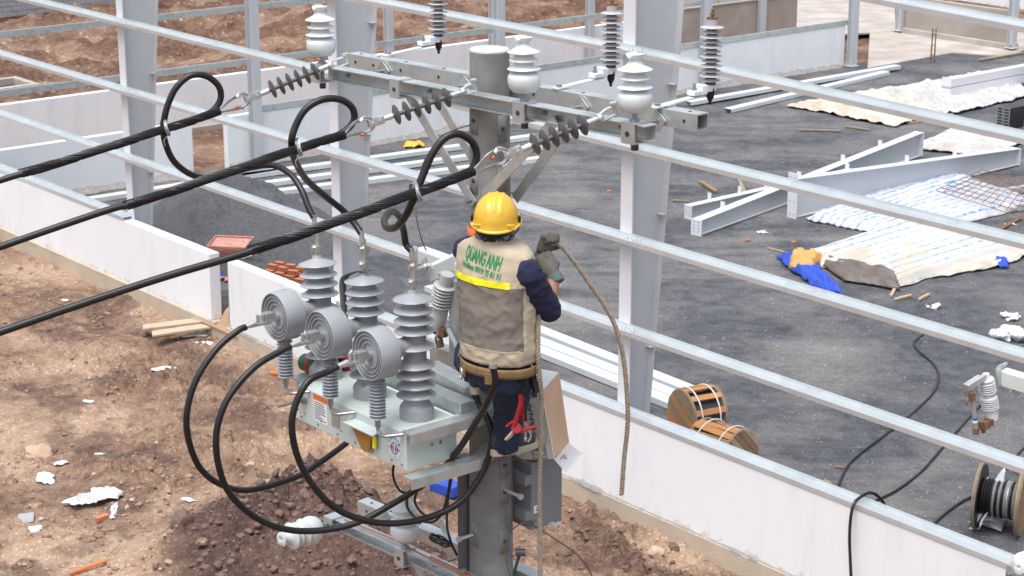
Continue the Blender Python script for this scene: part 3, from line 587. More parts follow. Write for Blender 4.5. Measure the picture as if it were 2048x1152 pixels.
for (x0, y0), (x1, y1), l in (((1958, 398), (2140, 372), 'grey tube with white wrapped end on the rebar mesh'), ((2014, 425), (2160, 405), 'second grey tube with wrapped end at right edge')):
    p0 = G(x0, y0) + Z * .1; p1 = G(x1, y1) + Z * .1; t = thing('wrapped_tube', l, 'steel tube', p0, 'wrapped tubes at the right'); mb = MB(); mb.beam(p0, p1, .16, .16); mb.build('tube', MT['paint_grey'], t, smooth=0, bevel=.01)
    mb = MB(); d = (p1 - p0).normalized()
    mb.tube(spline([p0 - d * .12, p0 - d * .04 + Z * .02, p0 + d * .08 + Z * .01, p0 + d * .2], 5), [.03, .06, .11, .13, .14, .15, .14, .15, .13, .14, .12, .13, .12, .11, .10, .10], 9)
    mb.build('wrapping', MT['plastic_white'], t)
# bundles of dark C sections
for i, (x, y) in enumerate(((2005, 258), (2060, 266))):
    p = G(x, y); t = thing('channel_bundle', ('left', 'right')[i] + ' bundle of dark steel channels stacked at the right edge', 'steel bundle', p, 'bundles of steel channels')
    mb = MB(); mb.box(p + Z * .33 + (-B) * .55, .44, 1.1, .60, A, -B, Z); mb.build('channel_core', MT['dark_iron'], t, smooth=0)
    for r_ in range(7):
        for c_ in (-1, 1):
            mb = MB(); mb.prism([(-.1, 0), (-.1, .07), (.1, .07), (.1, 0), (.088, 0), (.088, .058), (-.088, .058), (-.088, 0)], p + A * .115 * c_ + Z * (.03 + r_ * .087) + B * .02, A, Z, -B, 1.16); mb.build('channel', MT['galv'], t, smooth=0)
# ================================================================== YARD: SHEETS
def cloth(name, corners, mat, label, cat, h=.0, nx=40, ny=40, amp=.05, fq=2.0, seed=1, group=None, skirt=.0, ragged_=.03, fold=0.0, fdir=0):
    c = [V(p) for p in corners]
    if skirt:
        h = c[0].z
        for q_ in c: q_.z = 0
    lu = ((c[1] - c[0]).length + (c[2] - c[3]).length) / 2; lv = ((c[3] - c[0]).length + (c[2] - c[1]).length) / 2
    mb = MB(); su = skirt / lu; sv = skirt / lv; vs = []
    for i in range(nx + 1):
        for j in range(ny + 1):
            u = -su + (1 + 2 * su) * i / nx; v = -sv + (1 + 2 * sv) * j / ny
            e = .5 * ragged_
            kf = 2.2 + 1.5 * min(lu, 3.0); uu = u + e / lu * 3.2 * noise.noise(V((v * kf, seed, 0 if u < .5 else 9))) * abs(2 * u - 1) ** 3; vv = v + e / lv * 3.2 * noise.noise(V((u * kf, seed, 5 if v < .5 else 14))) * abs(2 * v - 1) ** 3
            p = c[0] * (1 - uu) * (1 - vv) + c[1] * uu * (1 - vv) + c[2] * uu * vv + c[3] * (1 - uu) * vv
            o = max(-u * lu, (u - 1) * lu, -v * lv, (v - 1) * lv, 0.0)
            k = max(0.0, 1 - o / max(skirt, 1e-6) * 1.15) if skirt else min(1.0, 6 * min(u, 1 - u, v, 1 - v) + .25)
            n_ = noise.noise(V((u * lu * fq, v * lv * fq, seed))) + .5 * noise.noise(V((u * lu * fq * 2.3, v * lv * fq * 2.3, seed + 4)))
            z = .018 + h * k + amp * abs(n_) * (.5 + .5 * k)
            if fold: z += fold * (.5 + .5 * math.sin((u * lu if fdir == 0 else v * lv) * 2 * math.pi / .26 + 1.5 * noise.noise(V((u * 3, v * 3, 2)))))
            vs.append(p + Z * z)
    for i in range(nx + 1):
        for j in range(ny + 1): mb.uv[i * (ny + 1) + j] = ((i / nx) * lu, (j / ny) * lv)
    mb.add(vs, [(i * (ny + 1) + j, i * (ny + 1) + j + 1, (i + 1) * (ny + 1) + j + 1, (i + 1) * (ny + 1) + j) for i in range(nx) for j in range(ny)])
    loc = c[0].copy(); loc.z = 0
    o = mb.build(name, mat, loc=loc, smooth=70); s_ = o.modifiers.new('solid', 'SOLIDIFY'); s_.thickness = .008; s_.offset = -1
    return tag(o, label, cat, group)
H1 = .17
cloth('striped_tarp', [G(1612, 505, H1), G(1700, 553, H1), G(1900, 528, H1), G(1985, 452, H1)][0:1] + [G(1792, 556, H1), G(2010, 490, H1), G(1822, 440, H1)], MT['tarp'], 'white tarp with thin blue stripes over a flat stack, beside the blue cloth', 'tarpaulin', 0, 80, 60, .022, 1.6, 3, None, .2, .03, .028, 0)
pf = MB(); q = [G(1628, 520, .0), G(1690, 572, .0), G(1792, 588, .0), G(1900, 566, .0)]
cloth('cover_sheet', [G(1606, 510, .0), G(1690, 566, .0), G(1800, 584, .0), G(1790, 548, .24)], MT['under_sheet'], 'dark brown plastic sheet under the front of the striped tarp', 'sheet', .10, 30, 20, .09, 2.2, 8, None, 0, .04)
cloth('striped_tarp', [G(1632, 428, .14), G(1796, 462, .14), G(2060, 398, .14), G(1890, 340, .14)], MT['tarp_blue'], 'folded white tarp with bold blue stripes behind the deepest beam', 'tarpaulin', 0, 60, 60, .05, 2.2, 11, None, .22, .05, .025, 0)
cloth('sand_tarp', [G(1572, 214), G(1790, 256), G(1900, 226), G(1745, 182)], MT['tarp_sand'], 'crumpled sand coloured tarp lying at the upper right', 'tarpaulin', .05, 60, 50, .20, 1.9, 15, None, 0, .1, .02, 1)
cloth('pale_tarp', [G(1730, 190), G(1890, 235), G(2080, 190), G(1960, 148)], MT['tarp_pale'], 'pale dirty sheets spread under the stacked beams, upper right', 'tarpaulin', .08, 60, 60, .17, 2.0, 19, None, 0, .12, .03, 1)
cloth('pale_tarp', [G(1822, 300), G(1985, 318), G(2080, 270), G(1900, 262)], MT['tarp_pale'], 'pale ribbed sheets lying between the tapered beams', 'tarpaulin', .08, 50, 50, .13, 2.2, 23, None, 0, .08, .03, 1)
cloth('striped_tarp', [G(1860, 560), G(1990, 538), G(2100, 500), G(1990, 485)], MT['tarp_sand'], 'dirty trailing edge of striped sheet at the right', 'tarpaulin', .05, 30, 30, .08, 2.2, 27, None, 0, .08, .01, 0)
cloth('blue_cloth', [G(1552, 520), G(1640, 590), G(1690, 596), G(1600, 505)], MT['blue_cloth'], 'crumpled bright blue cloth trailing beside the striped tarp', 'cloth', .10, 34, 24, .22, 3.5, 31, None, 0, .12)
cloth('orange_cloth', [G(1575, 545), G(1622, 552), G(1648, 528), G(1590, 520)], MT['orange_cloth'], 'crumpled tan orange cloth on top of the blue cloth', 'cloth', .26, 20, 18, .16, 4, 35, None, 0, .12)
cloth('blue_rag', [G(1985, 535), G(2015, 538), G(2018, 522), G(1988, 522)], MT['blue_cloth'], 'small dark blue rag at the right end of the tarp', 'rag', .05, 12, 12, .12, 5, 37, None, 0, .06)
# rebar mesh
p = [G(1870, 405), G(2060, 460), G(2090, 385), G(1960, 362)]; mb = MB()
for i in range(9):
    f = i / 8; mb.tube([p[0].lerp(p[3], f) + Z * .30, p[1].lerp(p[2], f) + Z * .24], .010, 5)
for i in range(13):
    f = i / 12; mb.tube([p[0].lerp(p[1], f) + Z * .32, p[3].lerp(p[2], f) + Z * .26], .010, 5)
tag(mb.build('rebar_mesh', MT['rust'], loc=p[0]), 'rusty welded rebar mesh lying on the blue striped tarp', 'rebar mesh')
# white foam and paper scraps, wood, bricks on the yard
def scrap(name, px, py, w, d, hgt, mat, label, cat, seed, rot=0.0, z=0.0, group=None):
    c = G(px, py, z); u = V((math.cos(rot), math.sin(rot), 0)); v = V((-math.sin(rot), math.cos(rot), 0))
    return cloth(name, [c - u * w / 2 - v * d / 2, c + u * w / 2 - v * d / 2, c + u * w / 2 + v * d / 2, c - u * w / 2 + v * d / 2], MT[mat], label, cat, hgt * .4, 14, 12, hgt, 1.9 / max(w, .2) ** .7, seed, group, 0, .16)
def foam(px, py, s, label, seed):
    random.seed(seed); c = G(px, py); mb = MB()
    for i in range(9): q = c + V((random.uniform(-.5, .5) * s, random.uniform(-.35, .35) * s, random.uniform(.03, .12) * s * 1.6)); mb.ball(q, s * random.uniform(.10, .2), random.uniform(.8, 1.5), random.uniform(.7, 1.2), random.uniform(.5, .8), 8)
    e = thing('foam_scrap', label, 'foam scrap', c, 'white foam scraps on the yard'); organic(mb, 'foam', MT['plastic_white'], e, .03, 1, .025, 9)
foam(2025, 640, .45, 'white foam lumps at the right edge, upper heap', 4); foam(2020, 678, .8, 'biggest white foam heap near the right edge', 5); foam(1868, 616, .35, 'long white foam strip in front of the tarp', 6); foam(1525, 467, .26, 'white paper scrap beside the front tapered beam', 8); foam(2020, 450, .3, 'white scrap near the wrapped tube', 9)
def stick(p0, p1, w, h, mat, label, name='timber_piece', cat='timber'):
    mb = MB(); mb.beam(V(p0) + Z * (h / 2 + .01), V(p1) + Z * (h / 2 + .012), w, h); return tag(mb.build(name, MT[mat], loc=p0, smooth=0, bevel=.006), label, cat)
stick(G(1598, 262), G(1682, 264), .1, .05, 'wood_old', 'old plank lying on the yard near the sand tarp')
stick(G(1400, 366), G(1432, 386), .08, .06, 'wood', 'split brown timber with pale end left of the beams'); stick(G(1476, 358), G(1488, 388), .1, .07, 'wood_old', 'weathered grey timber behind the front beam')
stick(G(1345, 403), G(1378, 405), .05, .04, 'wood_old', 'short dark stick beside the large column')
stick(G(1782, 595), G(1790, 580), .06, .05, 'wood_pale', 'short timber block, leftmost of three before the tarp'); stick(G(1790, 602), G(1822, 594), .06, .05, 'wood_pale', 'short timber block, middle of three before the tarp'); stick(G(1838, 602), G(1858, 592), .06, .05, 'wood_pale', 'short timber block, rightmost of three before the tarp')
stick(G(1536, 498), G(1572, 507), .03, .03, 'wood_pale', 'thin pale batten sticking out by the blue cloth')
stick(G(742, 478), G(792, 498), .09, .07, 'wood', 'rough brown timber behind the switch'); stick(G(1700, 210), G(1775, 200), .12, .05, 'wood', 'brown board lying on the sand tarp'); stick(G(1900, 225), G(1985, 208), .08, .06, 'wood_old', 'grey board beside the pale sheets')
stick(G(1760, 232), G(1850, 205), .1, .05, 'wood', 'long brown board along the pale sheets')
stick(G(1840, 215), G(1905, 232), .12, .05, 'wood_old', 'grey board crossing in front of the stacked beams')
stick(G(1815, 250), G(1880, 240), .09, .06, 'wood', 'brown timber lying in front of the pale sheets')
stick(G(1900, 300), G(1960, 290), .1, .06, 'wood_old', 'weathered timber on the ribbed sheets')
stick(G(1985, 470), G(2040, 440), .1, .05, 'rust', 'rusty plank beside the rebar mesh')
stick(G(1690, 255), G(1740, 262), .08, .04, 'wood_old', 'short grey lath by the sand tarp')
stick(G(1960, 122), G(2044, 108), .14, .06, 'wood_old', 'long grey plank along the rubble corner')
stick(G(1648, 962), G(1662, 968), .03, .02, 'wood_pale', 'thin splinter of wood on the gravel, lower right'); stick(G(1668, 935), G(1690, 938), .03, .02, 'wood', 'brown wood splinter on the gravel, lower right')
for px, py, l in ((1495, 483, 'broken red brick bit near the front beam'), (1587, 487, 'broken red brick bit near the blue cloth'), (1218, 385, 'reddish stone left of the large column')):
    c = G(px, py); mb = MB(); mb.box(c + Z * .03, .11, .07, .06, (1, .2, 0), (-.2, 1, 0)); tag(mb.build('brick_bit', MT['brick'], loc=c, smooth=0, bevel=.01), l, 'brick')
# yellow cloth by the end wall
cloth('yellow_sack', [G(806, 298), G(850, 296), G(846, 288), G(812, 289)], MT['helmet'], 'yellow sack lying on the purlins behind the pole', 'sack', .06, 16, 12, .14, 4, 43, None, 0, .08)
# ground cables
def gcable(pts, label, r=.022):
    P = spline([G(x, y) + Z * r for x, y in pts], 10); mb = MB(); mb.tube(P, r, 8); tag(mb.build('ground_cable', MT['black_rubber'], loc=P[0]), label, 'cable', 'black cables lying on the yard')
gcable([(1845, 672), (1828, 688), (1838, 705), (1865, 728), (1877, 752), (1868, 785), (1835, 820), (1800, 850), (1760, 880), (1720, 910), (1695, 935), (1678, 970), (1668, 1000)], 'black cable snaking down the yard from under the third girt')
gcable([(2006, 745), (1990, 780), (1950, 825), (1905, 875), (1870, 915), (1838, 950), (1790, 985), (1740, 1010), (1712, 1030)], 'black cable running straight across the yard past the cutout')
gcable([(2060, 885), (2030, 918), (2005, 945), (1965, 985), (1925, 1005), (1890, 1030), (1860, 1058)], 'black cable running from the big cable drum')
pw = [W(19.0, -.9, .9), W(19.05, -.6, 1.3), W(19.06, -.35, 1.485), W(19.08, -.1, 1.485), W(19.1, .06, 1.40), W(19.12, .12, 1.05), W(19.2, .16, .6), W(19.3, .2, .1), W(19.4, .3, -.3)]
q0 = hit(1720, 993, B, W(0, -.1, 0)); sh = (q0 - W(19.08, -.1, 0)).dot(A)
mb = MB(); mb.tube(spline([p_ + A * sh for p_ in pw], 8), .022, 8); tag(mb.build('hanging_cable', MT['black_rubber'], loc=pw[5] + A * sh), 'black cable hung over the white wall at lower right', 'cable')
# ================================================================== DRUMS
def wood_disc(mb, c, ax, Rr, th, up, n=9, mats=3):
    """a flange of boards, cut to a circle"""
    ax = V(ax).normalized(); up = (V(up) - ax * V(up).dot(ax)).normalized(); sd = up.cross(ax)
    return ax, up, sd
def flange(parent, c, ax, Rr, th, mats, n=8, tilt=0.5, name='flange'):
    ax = V(ax).normalized(); up = (Z * math.cos(tilt) + ax.cross(Z) * math.sin(tilt)).normalized(); sd = up.cross(ax).normalized(); c = V(c)
    root = None; w = 2 * Rr / n
    for i in range(n):
        x0 = -Rr + i * w + .004; x1 = x0 + w - .008; poly = []
        xs = [x0 + (x1 - x0) * k / 4 for k in range(5)]
        poly = [(x, math.sqrt(max(0, Rr * Rr - x * x))) for x in xs] + [(x, -math.sqrt(max(0, Rr * Rr - x * x))) for x in xs[::-1]]
        mb = MB(); mb.prism(poly, c - ax * (th / 2 + random.uniform(-.003, .003)), sd, up, ax, th); mb.build('board', MT[random.choice(mats)], parent, smooth=0)
    mb = MB(); pts = [c + sd * math.cos(t_) * Rr * .985 + up * math.sin(t_) * Rr * .985 for t_ in [2 * math.pi * k / 40 for k in range(41)]]; mb.tube(pts, th * .42, 5); mb.build('rim_band', MT['wood_old'], parent)
def wood_drum(name, c, ax, Rr, width, label, fm, slats, strapmat='strap_white'):
    ax = V(ax).normalized(); t = thing(name, label, 'cable drum', V((c.x, c.y, 0)), 'wooden cable drums')
    for s in (-1, 1): flange(t, c + ax * s * width / 2, ax, Rr, .05, fm, 9, random.uniform(.2, 1.2))
    mb = MB(); mb.cyl(c - ax * width * .46, c + ax * width * .46, Rr * .8, n=24); mb.build('wound_cable', MT['bag_dark'], t)
    u = ax.orthogonal().normalized(); w_ = ax.cross(u); n = 22
    for i in range(n):
        if i % 4 == 3 or random.random() < .08: continue
        a_ = 2 * math.pi * i / n; d = u * math.cos(a_) + w_ * math.sin(a_); tt = ax.cross(d)
        mb = MB(); k1 = random.uniform(-.06, .06); mb.box(c + d * (Rr + random.uniform(-.012, .008)) + ax * random.uniform(-.02, .02), width + random.uniform(-.03, .06), Rr * random.uniform(.19, .27), .02, (ax + tt * k1).normalized(), (tt - ax * k1).normalized(), d); mb.build('slat', MT[random.choice(slats)], t, smooth=0)
    for s in (-.28, .30):
        mb = MB(); pts = [c + ax * s * width + (u * math.cos(t_) + w_ * math.sin(t_)) * (Rr + .022) for t_ in [2 * math.pi * k / 36 for k in range(37)]]; mb.tube(pts, .012, 5); mb.build('strap', MT[strapmat], t)
    return t
random.seed(12)
gA = G(1394, 880); wood_drum('cable_drum', gA + Z * .46, B * 1 - A * .25, .45, .58, 'wooden cable drum with orange slats, behind the other drum', ['wood', 'wood_old', 'wood_orange'], ['wood_orange', 'wood_orange', 'wood_red', 'wood_pale'])
gB = G(1440, 958); wood_drum('cable_drum', gB + Z * .46, A * 1 + B * -.1, .45, .74, 'pale wooden cable drum leaning against the white wall', ['wood', 'wood', 'wood_pale'], ['wood_pale', 'wood_orange', 'wood'])
cR = G(1954, 1054) + Z * .50; axR = V((.91, -.41, 0)).normalized()
t = thing('big_cable_drum', 'large open cable drum with black cable wound on it, right edge', 'cable drum', V((cR.x, cR.y, 0)), 'wooden cable drums')
flange(t, cR, -axR, .49, .055, ['wood_old', 'wood_old'], 8, .4)
mb = MB(); mb.cyl(cR + axR * .036, cR + axR * .044, .475, n=40); mb.build('black_lining', MT['black_rubber'], t)
flange(t, cR + axR * .62, axR, .49, .07, ['wood', 'wood_pale'], 8, .3)
mb = MB()
for k in range(13): mb.lathe([(.24, -.02), (.275, -.018), (.29, 0), (.275, .018), (.24, .02)], cR + axR * (.07 + k * .042), axR, 28, 1 if k in (4, 6, 8, 9, 11) else 0)
mb.build('wound_cable', [MT['black_rubber'], MT['alu']], t)
cloth('plastic_film', [cR + axR * .08 + Z * .28 - B * .05 - Z * cR.z * 0, cR + axR * .42 + Z * .26, cR + axR * .36 - Z * .2 + B * .3, cR + axR * .06 - Z * .42 + B * .28], MT['plastic_film'], 'torn clear plastic film draped on the big cable drum', 'plastic film', .0, 20, 20, .07, 4, 51, None, 0, .2)
scrap('plastic_scrap', 1985, 1052, .55, .3, .12, 'plastic_film', 'torn clear plastic scrap on the ground under the big drum', 'plastic film', 53, .2)
def text_mesh(txt, size, bold=False, squeeze=1.0):
    cu = bpy.data.curves.new('txt', 'FONT'); cu.body = txt; cu.size = size; cu.align_x = 'CENTER'; cu.align_y = 'CENTER'; cu.offset = size * .03 if bold else 0; cu.resolution_u = 3
    o = bpy.data.objects.new('txt', cu); col.objects.link(o); dg = bpy.context.evaluated_depsgraph_get(); dg.update()
    me = bpy.data.meshes.new_from_object(o.evaluated_get(dg)); bpy.data.objects.remove(o)
    vs = [(v.co.x * squeeze, v.co.y) for v in me.vertices]; fs = [tuple(p_.vertices) for p_ in me.polygons]; return vs, fs
def lettering(parent, txt, size, c, u, v, mat, name='lettering', bold=False, squeeze=1.0, lift=.0015, flat=True):
    vs, fs = text_mesh(txt, size, bold, squeeze); u = V(u).normalized(); v = V(v).normalized(); n = u.cross(v)
    mb = MB(); mb.add([V(c) + u * x + v * y + n * lift for x, y in vs], fs); return mb.build(name, MT[mat], parent, smooth=0)
fu = (axR.cross(Z)).normalized()
lettering(t, 'CADIVI', .16, cR + axR * .66 - fu * .30 + Z * .02, Z, fu, 'print_red', bold=True); lettering(t, 'CADIVI', .09, cR + axR * .66 - fu * .16 + Z * .02, Z, fu, 'print_black', bold=True)
# ================================================================== HEAP, BARROW, BRICKS
hp = G(448, 520); 
def heap(name, c, ra, rb, h, mat, label, cat, seed, n=60, rough=.08):
    mb = MB(); vs = []
    for i in range(n + 1):
        for j in range(n + 1):
            x = (i / n * 2 - 1) * 1.1; y = (j / n * 2 - 1) * 1.1; r_ = math.hypot(x, y); k = max(0, 1 - r_) ** .9
            q = c + A * x * ra + B * y * rb; nn = noise.fractal(V((q.x * 1.4, q.y * 1.4, seed)), 1.0, 2.0, 5)
            vs.append(q + Z * (h * k * (1 + .25 * nn) + rough * abs(nn) * min(1, k * 5) - .02))
    mb.add(vs, [(i * (n + 1) + j, i * (n + 1) + j + 1, (i + 1) * (n + 1) + j + 1, (i + 1) * (n + 1) + j) for i in range(n) for j in range(n)])
    return tag(mb.build(name, mat, loc=c), label, cat, kind='stuff')
heap('gravel_heap', W(-1.5, -3.6, 0), 3.6, 2.7, 1.5, MT['gravel_pile'], 'dark grey heap of fine gravel behind the left wall', 'gravel heap', 3, 70)
heap('gravel_heap', W(2.3, -3.6, 0), 2.2, 1.2, .35, MT['gravel_pile'], 'low spread of dark gravel right of the wheelbarrow', 'gravel heap', 9, 50)
heap('sand_heap', W(3.68, -.85, -.05), .62, .85, .75, MT['sand'], 'brown sand heap in the door gap of the wall', 'sand heap', 14, 40)
c = G(463, 540) ; t = thing('wheelbarrow', 'red dusty wheelbarrow standing by the dark gravel heap', 'wheelbarrow', c)
ux = (V((1, -.15, 0))).normalized(); uy = V((.15, 1, 0)).normalized()
mb = MB(); top = [c + ux * x + uy * y + Z * z for x, y, z in ((-.42, -.32, .60), (.42, -.32, .60), (.42, .32, .66), (-.42, .32, .66))]; bot = [c + ux * x + uy * y + Z * z for x, y, z in ((-.2, -.16, .32), (.26, -.16, .32), (.26, .16, .34), (-.2, .16, .34))]
mb.add(top + bot, [(0, 1, 5, 4), (1, 2, 6, 5), (2, 3, 7, 6), (3, 0, 4, 7), (4, 5, 6, 7)]); tr = mb.build('tray', MT['barrow_red'], t, smooth=30); s_ = tr.modifiers.new('s', 'SOLIDIFY'); s_.thickness = .02
mb = MB(); ip = [q_ + Z * .012 for q_ in top]; mid = (top[0] + top[2]) / 2; il = [q_.lerp(mid, .1) - Z * .03 for q_ in top]; mb.add(il, [(0, 1, 2, 3)]); mb.build('dried_mortar', MT['barrow_in'], t, smooth=0)
mb = MB(); mb.tube(top + [top[0]], .018, 6); mb.build('tray_rim', MT['barrow_in'], t)
wc = c - ux * .52 + Z * .18; mb = MB(); mb.lathe([(.10, -.04), (.16, -.045), (.18, 0), (.16, .045), (.10, .04)], wc, uy, 20); wh = mb.build('wheel', MT['tyre'], t); mb = MB(); mb.lathe([(.02, -.05), (.1, -.03), (.1, .03), (.02, .05)], wc, uy, 16); mb.build('rim', MT['alu'], wh)
for s in (-1, 1):
    mb = MB(); mb.tube([wc + uy * s * .07, c + ux * -.2 + uy * s * .22 + Z * .3, c + ux * .35 + uy * s * .24 + Z * .34, c + ux * .8 + uy * s * .26 + Z * .5], .018, 6); mb.build('handle', MT['alu'], t)
    mb = MB(); mb.tube([c + ux * .22 + uy * s * .22 + Z * .32, c + ux * .28 + uy * s * .26 + Z * .01, c + ux * .42 + uy * s * .24 + Z * .01], .016, 6); mb.build('leg', MT['alu'], t)
random.seed(3); k = 0
hole = MB()
def brick_thing(c, yaw, label):
    u = V((math.cos(yaw), math.sin(yaw), 0)); v = V((-math.sin(yaw), math.cos(yaw), 0)); e = thing('hollow_brick', label, 'brick', c, 'red hollow bricks stacked behind the wall')
    mb = MB(); mb.box(c + Z * .05, .22, .11, .098, u, v, Z); mb.build('brick_body', MT['brick'], e, smooth=0, bevel=.004)
    mb = MB()
    for x in (-.075, -.025, .025, .075):
        for z in (.028, .072): mb.box(c + u * x - v * .0555 + Z * z, .03, .003, .022, u, v, Z)
    mb.build('holes', MT['dark_iron'], e, smooth=0, kind='stuff')
for lay, pts in enumerate(([(540, 578), (560, 583), (580, 589), (600, 596), (552, 572), (572, 577), (592, 583), (612, 589)], [(546, 576), (566, 581), (587, 588), (560, 571), (582, 576), (602, 582)])):
    for (px, py) in pts:
        nr = (4, 3)[lay]; ii = pts.index((px, py)); brick_thing(G(px, py - 20) + Z * (.104 + .1 * lay), random.uniform(-.7, -.3), 'red hollow brick, %s from the left in the %s row of the %s layer' % (('first', 'second', 'third', 'fourth')[ii % nr], ('front', 'back')[ii // nr], ('lower', 'upper')[lay]))
scrap('cement_bag', 527, 537, .42, .3, .16, 'plastic_white', 'white and blue cement bag on the gravel by the bricks', 'bag', 61, .4)
scrap('blue_bag_piece', 533, 533, .2, .14, .16, 'blue_bag', 'blue torn corner of a cement bag', 'bag', 62, .2, .06)
scrap('woven_sack', 428, 552, .3, .25, .2, 'plastic_white', 'white woven sack in the door gap', 'sack', 63, .3); scrap('red_rag', 444, 560, .22, .12, .06, 'barrow_red', 'small red rag in the door gap', 'rag', 64); scrap('blue_rag', 438, 556, .2, .12, .1, 'blue_cloth', 'small blue rag in the door gap', 'rag', 65)
# ================================================================== DIRT: BOARDS AND LITTER
def onterr(px, py):
    p = G(px, py, -.3)
    for _ in range(4):
        a_ = np.array([(p - C0).dot(A)]); b_ = np.array([max(.06, (p - C0).dot(B))]); p = G(px, py, float(dirt_h(a_, b_)[0]))
    return p
def litter(name, px, py, w, d, hgt, mat, label, cat, seed, rot=0.0):
    """thin crumpled scrap with a torn outline, pressed into the soil"""
    c = onterr(px, py); u = V((math.cos(rot), math.sin(rot), 0)); v = V((-math.sin(rot), math.cos(rot), 0)); mb = MB(); nr, na_ = 7, 30; vs = [c + Z * (hgt * .5)]
    for i in range(1, nr + 1):
        for k in range(na_):
            an = 2 * math.pi * k / na_; rr = (.55 + .30 * noise.noise(V((math.cos(an) * 1.3, math.sin(an) * 1.3, seed))) + .16 * noise.noise(V((math.cos(an) * 4, math.sin(an) * 4, seed + 3)))) * i / nr
            x = math.cos(an) * rr * w; y = math.sin(an) * rr * d * 1.25; n1 = 1 - abs(noise.noise(V((x * 9 + seed, y * 9, seed)))) * 2; n2 = 1 - abs(noise.noise(V((x * 21, y * 21 + seed, seed)))) * 2
            vs.append(c + u * x + v * y + Z * (hgt * (.45 * n1 + .22 * n2 + .12) * (1 - .45 * (i / nr) ** 2) + .012))
    fs = [(0, 1 + k, 1 + (k + 1) % na_) for k in range(na_)] + [(1 + (i - 1) * na_ + k, 1 + i * na_ + k, 1 + i * na_ + (k + 1) % na_, 1 + (i - 1) * na_ + (k + 1) % na_) for i in range(1, nr) for k in range(na_)]
    mb.add(vs, fs); o = mb.build(name, MT[mat], loc=c, smooth=22); s_ = o.modifiers.new('s', 'SOLIDIFY'); s_.thickness = .004; return tag(o, label, cat, 'litter on the dirt')
litter('plastic_scrap', 330, 740, .36, .16, .07, 'plastic_white', 'flat white plastic scrap in the middle of the dirt', 'litter', 71, .1); litter('plastic_scrap', 182, 806, .3, .12, .06, 'plastic_white', 'small twisted white scrap left on the dirt', 'litter', 72, -.3)
litter('plastic_bag', 92, 962, .24, .36, .15, 'card_white', 'cream plastic bag standing crumpled at left', 'litter', 73, .5); litter('plastic_bag', 122, 930, .2, .14, .1, 'plastic_film', 'thin clear bag scrap above the cream bag', 'litter', 74, .6)
litter('torn_sacks', 165, 1008, .5, .3, .2, 'plastic_film', 'torn pale sacks heaped at lower left, left clump', 'litter', 75, .6); litter('torn_sacks', 210, 995, .45, .35, .2, 'plastic_white', 'torn pale sacks heaped at lower left, right clump', 'litter', 76, -.3); litter('torn_sacks', 228, 1025, .12, .4, .1, 'plastic_film', 'torn strip hanging from the pale sacks', 'litter', 77, .1)
litter('plastic_scrap', 378, 1003, .2, .1, .07, 'plastic_white', 'white scrap at the foot of the dark soil mound', 'litter', 78, -.5); litter('plastic_scrap', 200, 910, .16, .06, .04, 'plastic_film', 'tiny pale scrap above the torn sacks', 'litter', 79)
litter('plastic_scrap', 395, 672, .5, .22, .08, 'plastic_film', 'grey plastic tangled beside the board at the wall', 'litter', 80, .3); litter('plastic_scrap', 412, 690, .35, .2, .08, 'plastic_white', 'white plastic just below the board at the wall', 'litter', 81, -.2); litter('plastic_scrap', 130, 602, .14, .1, .05, 'card_white', 'small white chip near the left wall', 'litter', 82)
for px, py, s, m, l in ((52, 1040, .24, 'block_grey', 'square pale grey tile at lower left'), (70, 1064, .2, 'plastic_film', 'tilted grey tile piece below the square tile')):
    c = onterr(px, py); mb = MB(); mb.box(c + Z * .03, s, s * .8, .02, V((1, .1, .1)).normalized(), V((-.1, .9, .45)).normalized(), V((-.05, -.45, .9)).normalized()); tag(mb.build('tile_piece', MT[m], loc=c, smooth=0), l, 'tile', 'litter on the dirt')
c = onterr(205, 1040); mb = MB(); mb.box(c + Z * .04, .2, .09, .07, V((.8, .6, .1)).normalized(), V((-.6, .8, 0)), V((-.08, -.06, 1)).normalized()); tag(mb.build('brick_bit', MT['brick'], loc=c, smooth=0, bevel=.006), 'pinkish brick lying below the torn sacks', 'brick')
p0, p1 = onterr(140, 1152), onterr(213, 1128); mb = MB(); mb.tube([p0 + Z * .04, p1 + Z * .05], .025, 8); tag(mb.build('orange_pipe', MT['orange_stick'], loc=p0), 'orange plastic pipe at the bottom left', 'pipe')
mb = MB(); p1 = onterr(240, 1095); mb.tube(spline([onterr(190, 1150) + Z * .03, onterr(215, 1120) + Z * .06, p1 + Z * .05], 5), .008, 5); tag(mb.build('twig', MT['wood_old'], loc=p1), 'dry twig crossing beside the orange pipe', 'twig')
c = onterr(548, 750); mb = MB(); mb.box(c + Z * .04, .16, .09, .05, V((.9, -.4, 0)).normalized(), V((.4, .9, 0)).normalized()); tag(mb.build('brick_bit', MT['orange_stick'], loc=c, smooth=0, bevel=.01), 'orange brick chip near the footing under the switch', 'brick')
b0, b1 = onterr(300, 657), onterr(440, 645)
t = thing('board_bridge', 'two grey boards laid from the dirt to the door gap', 'boards', b0)
for i, (q0, q1) in enumerate((((286, 655), (434, 637)), ((304, 668), (448, 647)))):
    mb = MB(); mb.beam(G(*q0, -.22), G(*q1, -.10), .30, .04); mb.build('board', MT['plank'], t, smooth=0, bevel=.004)
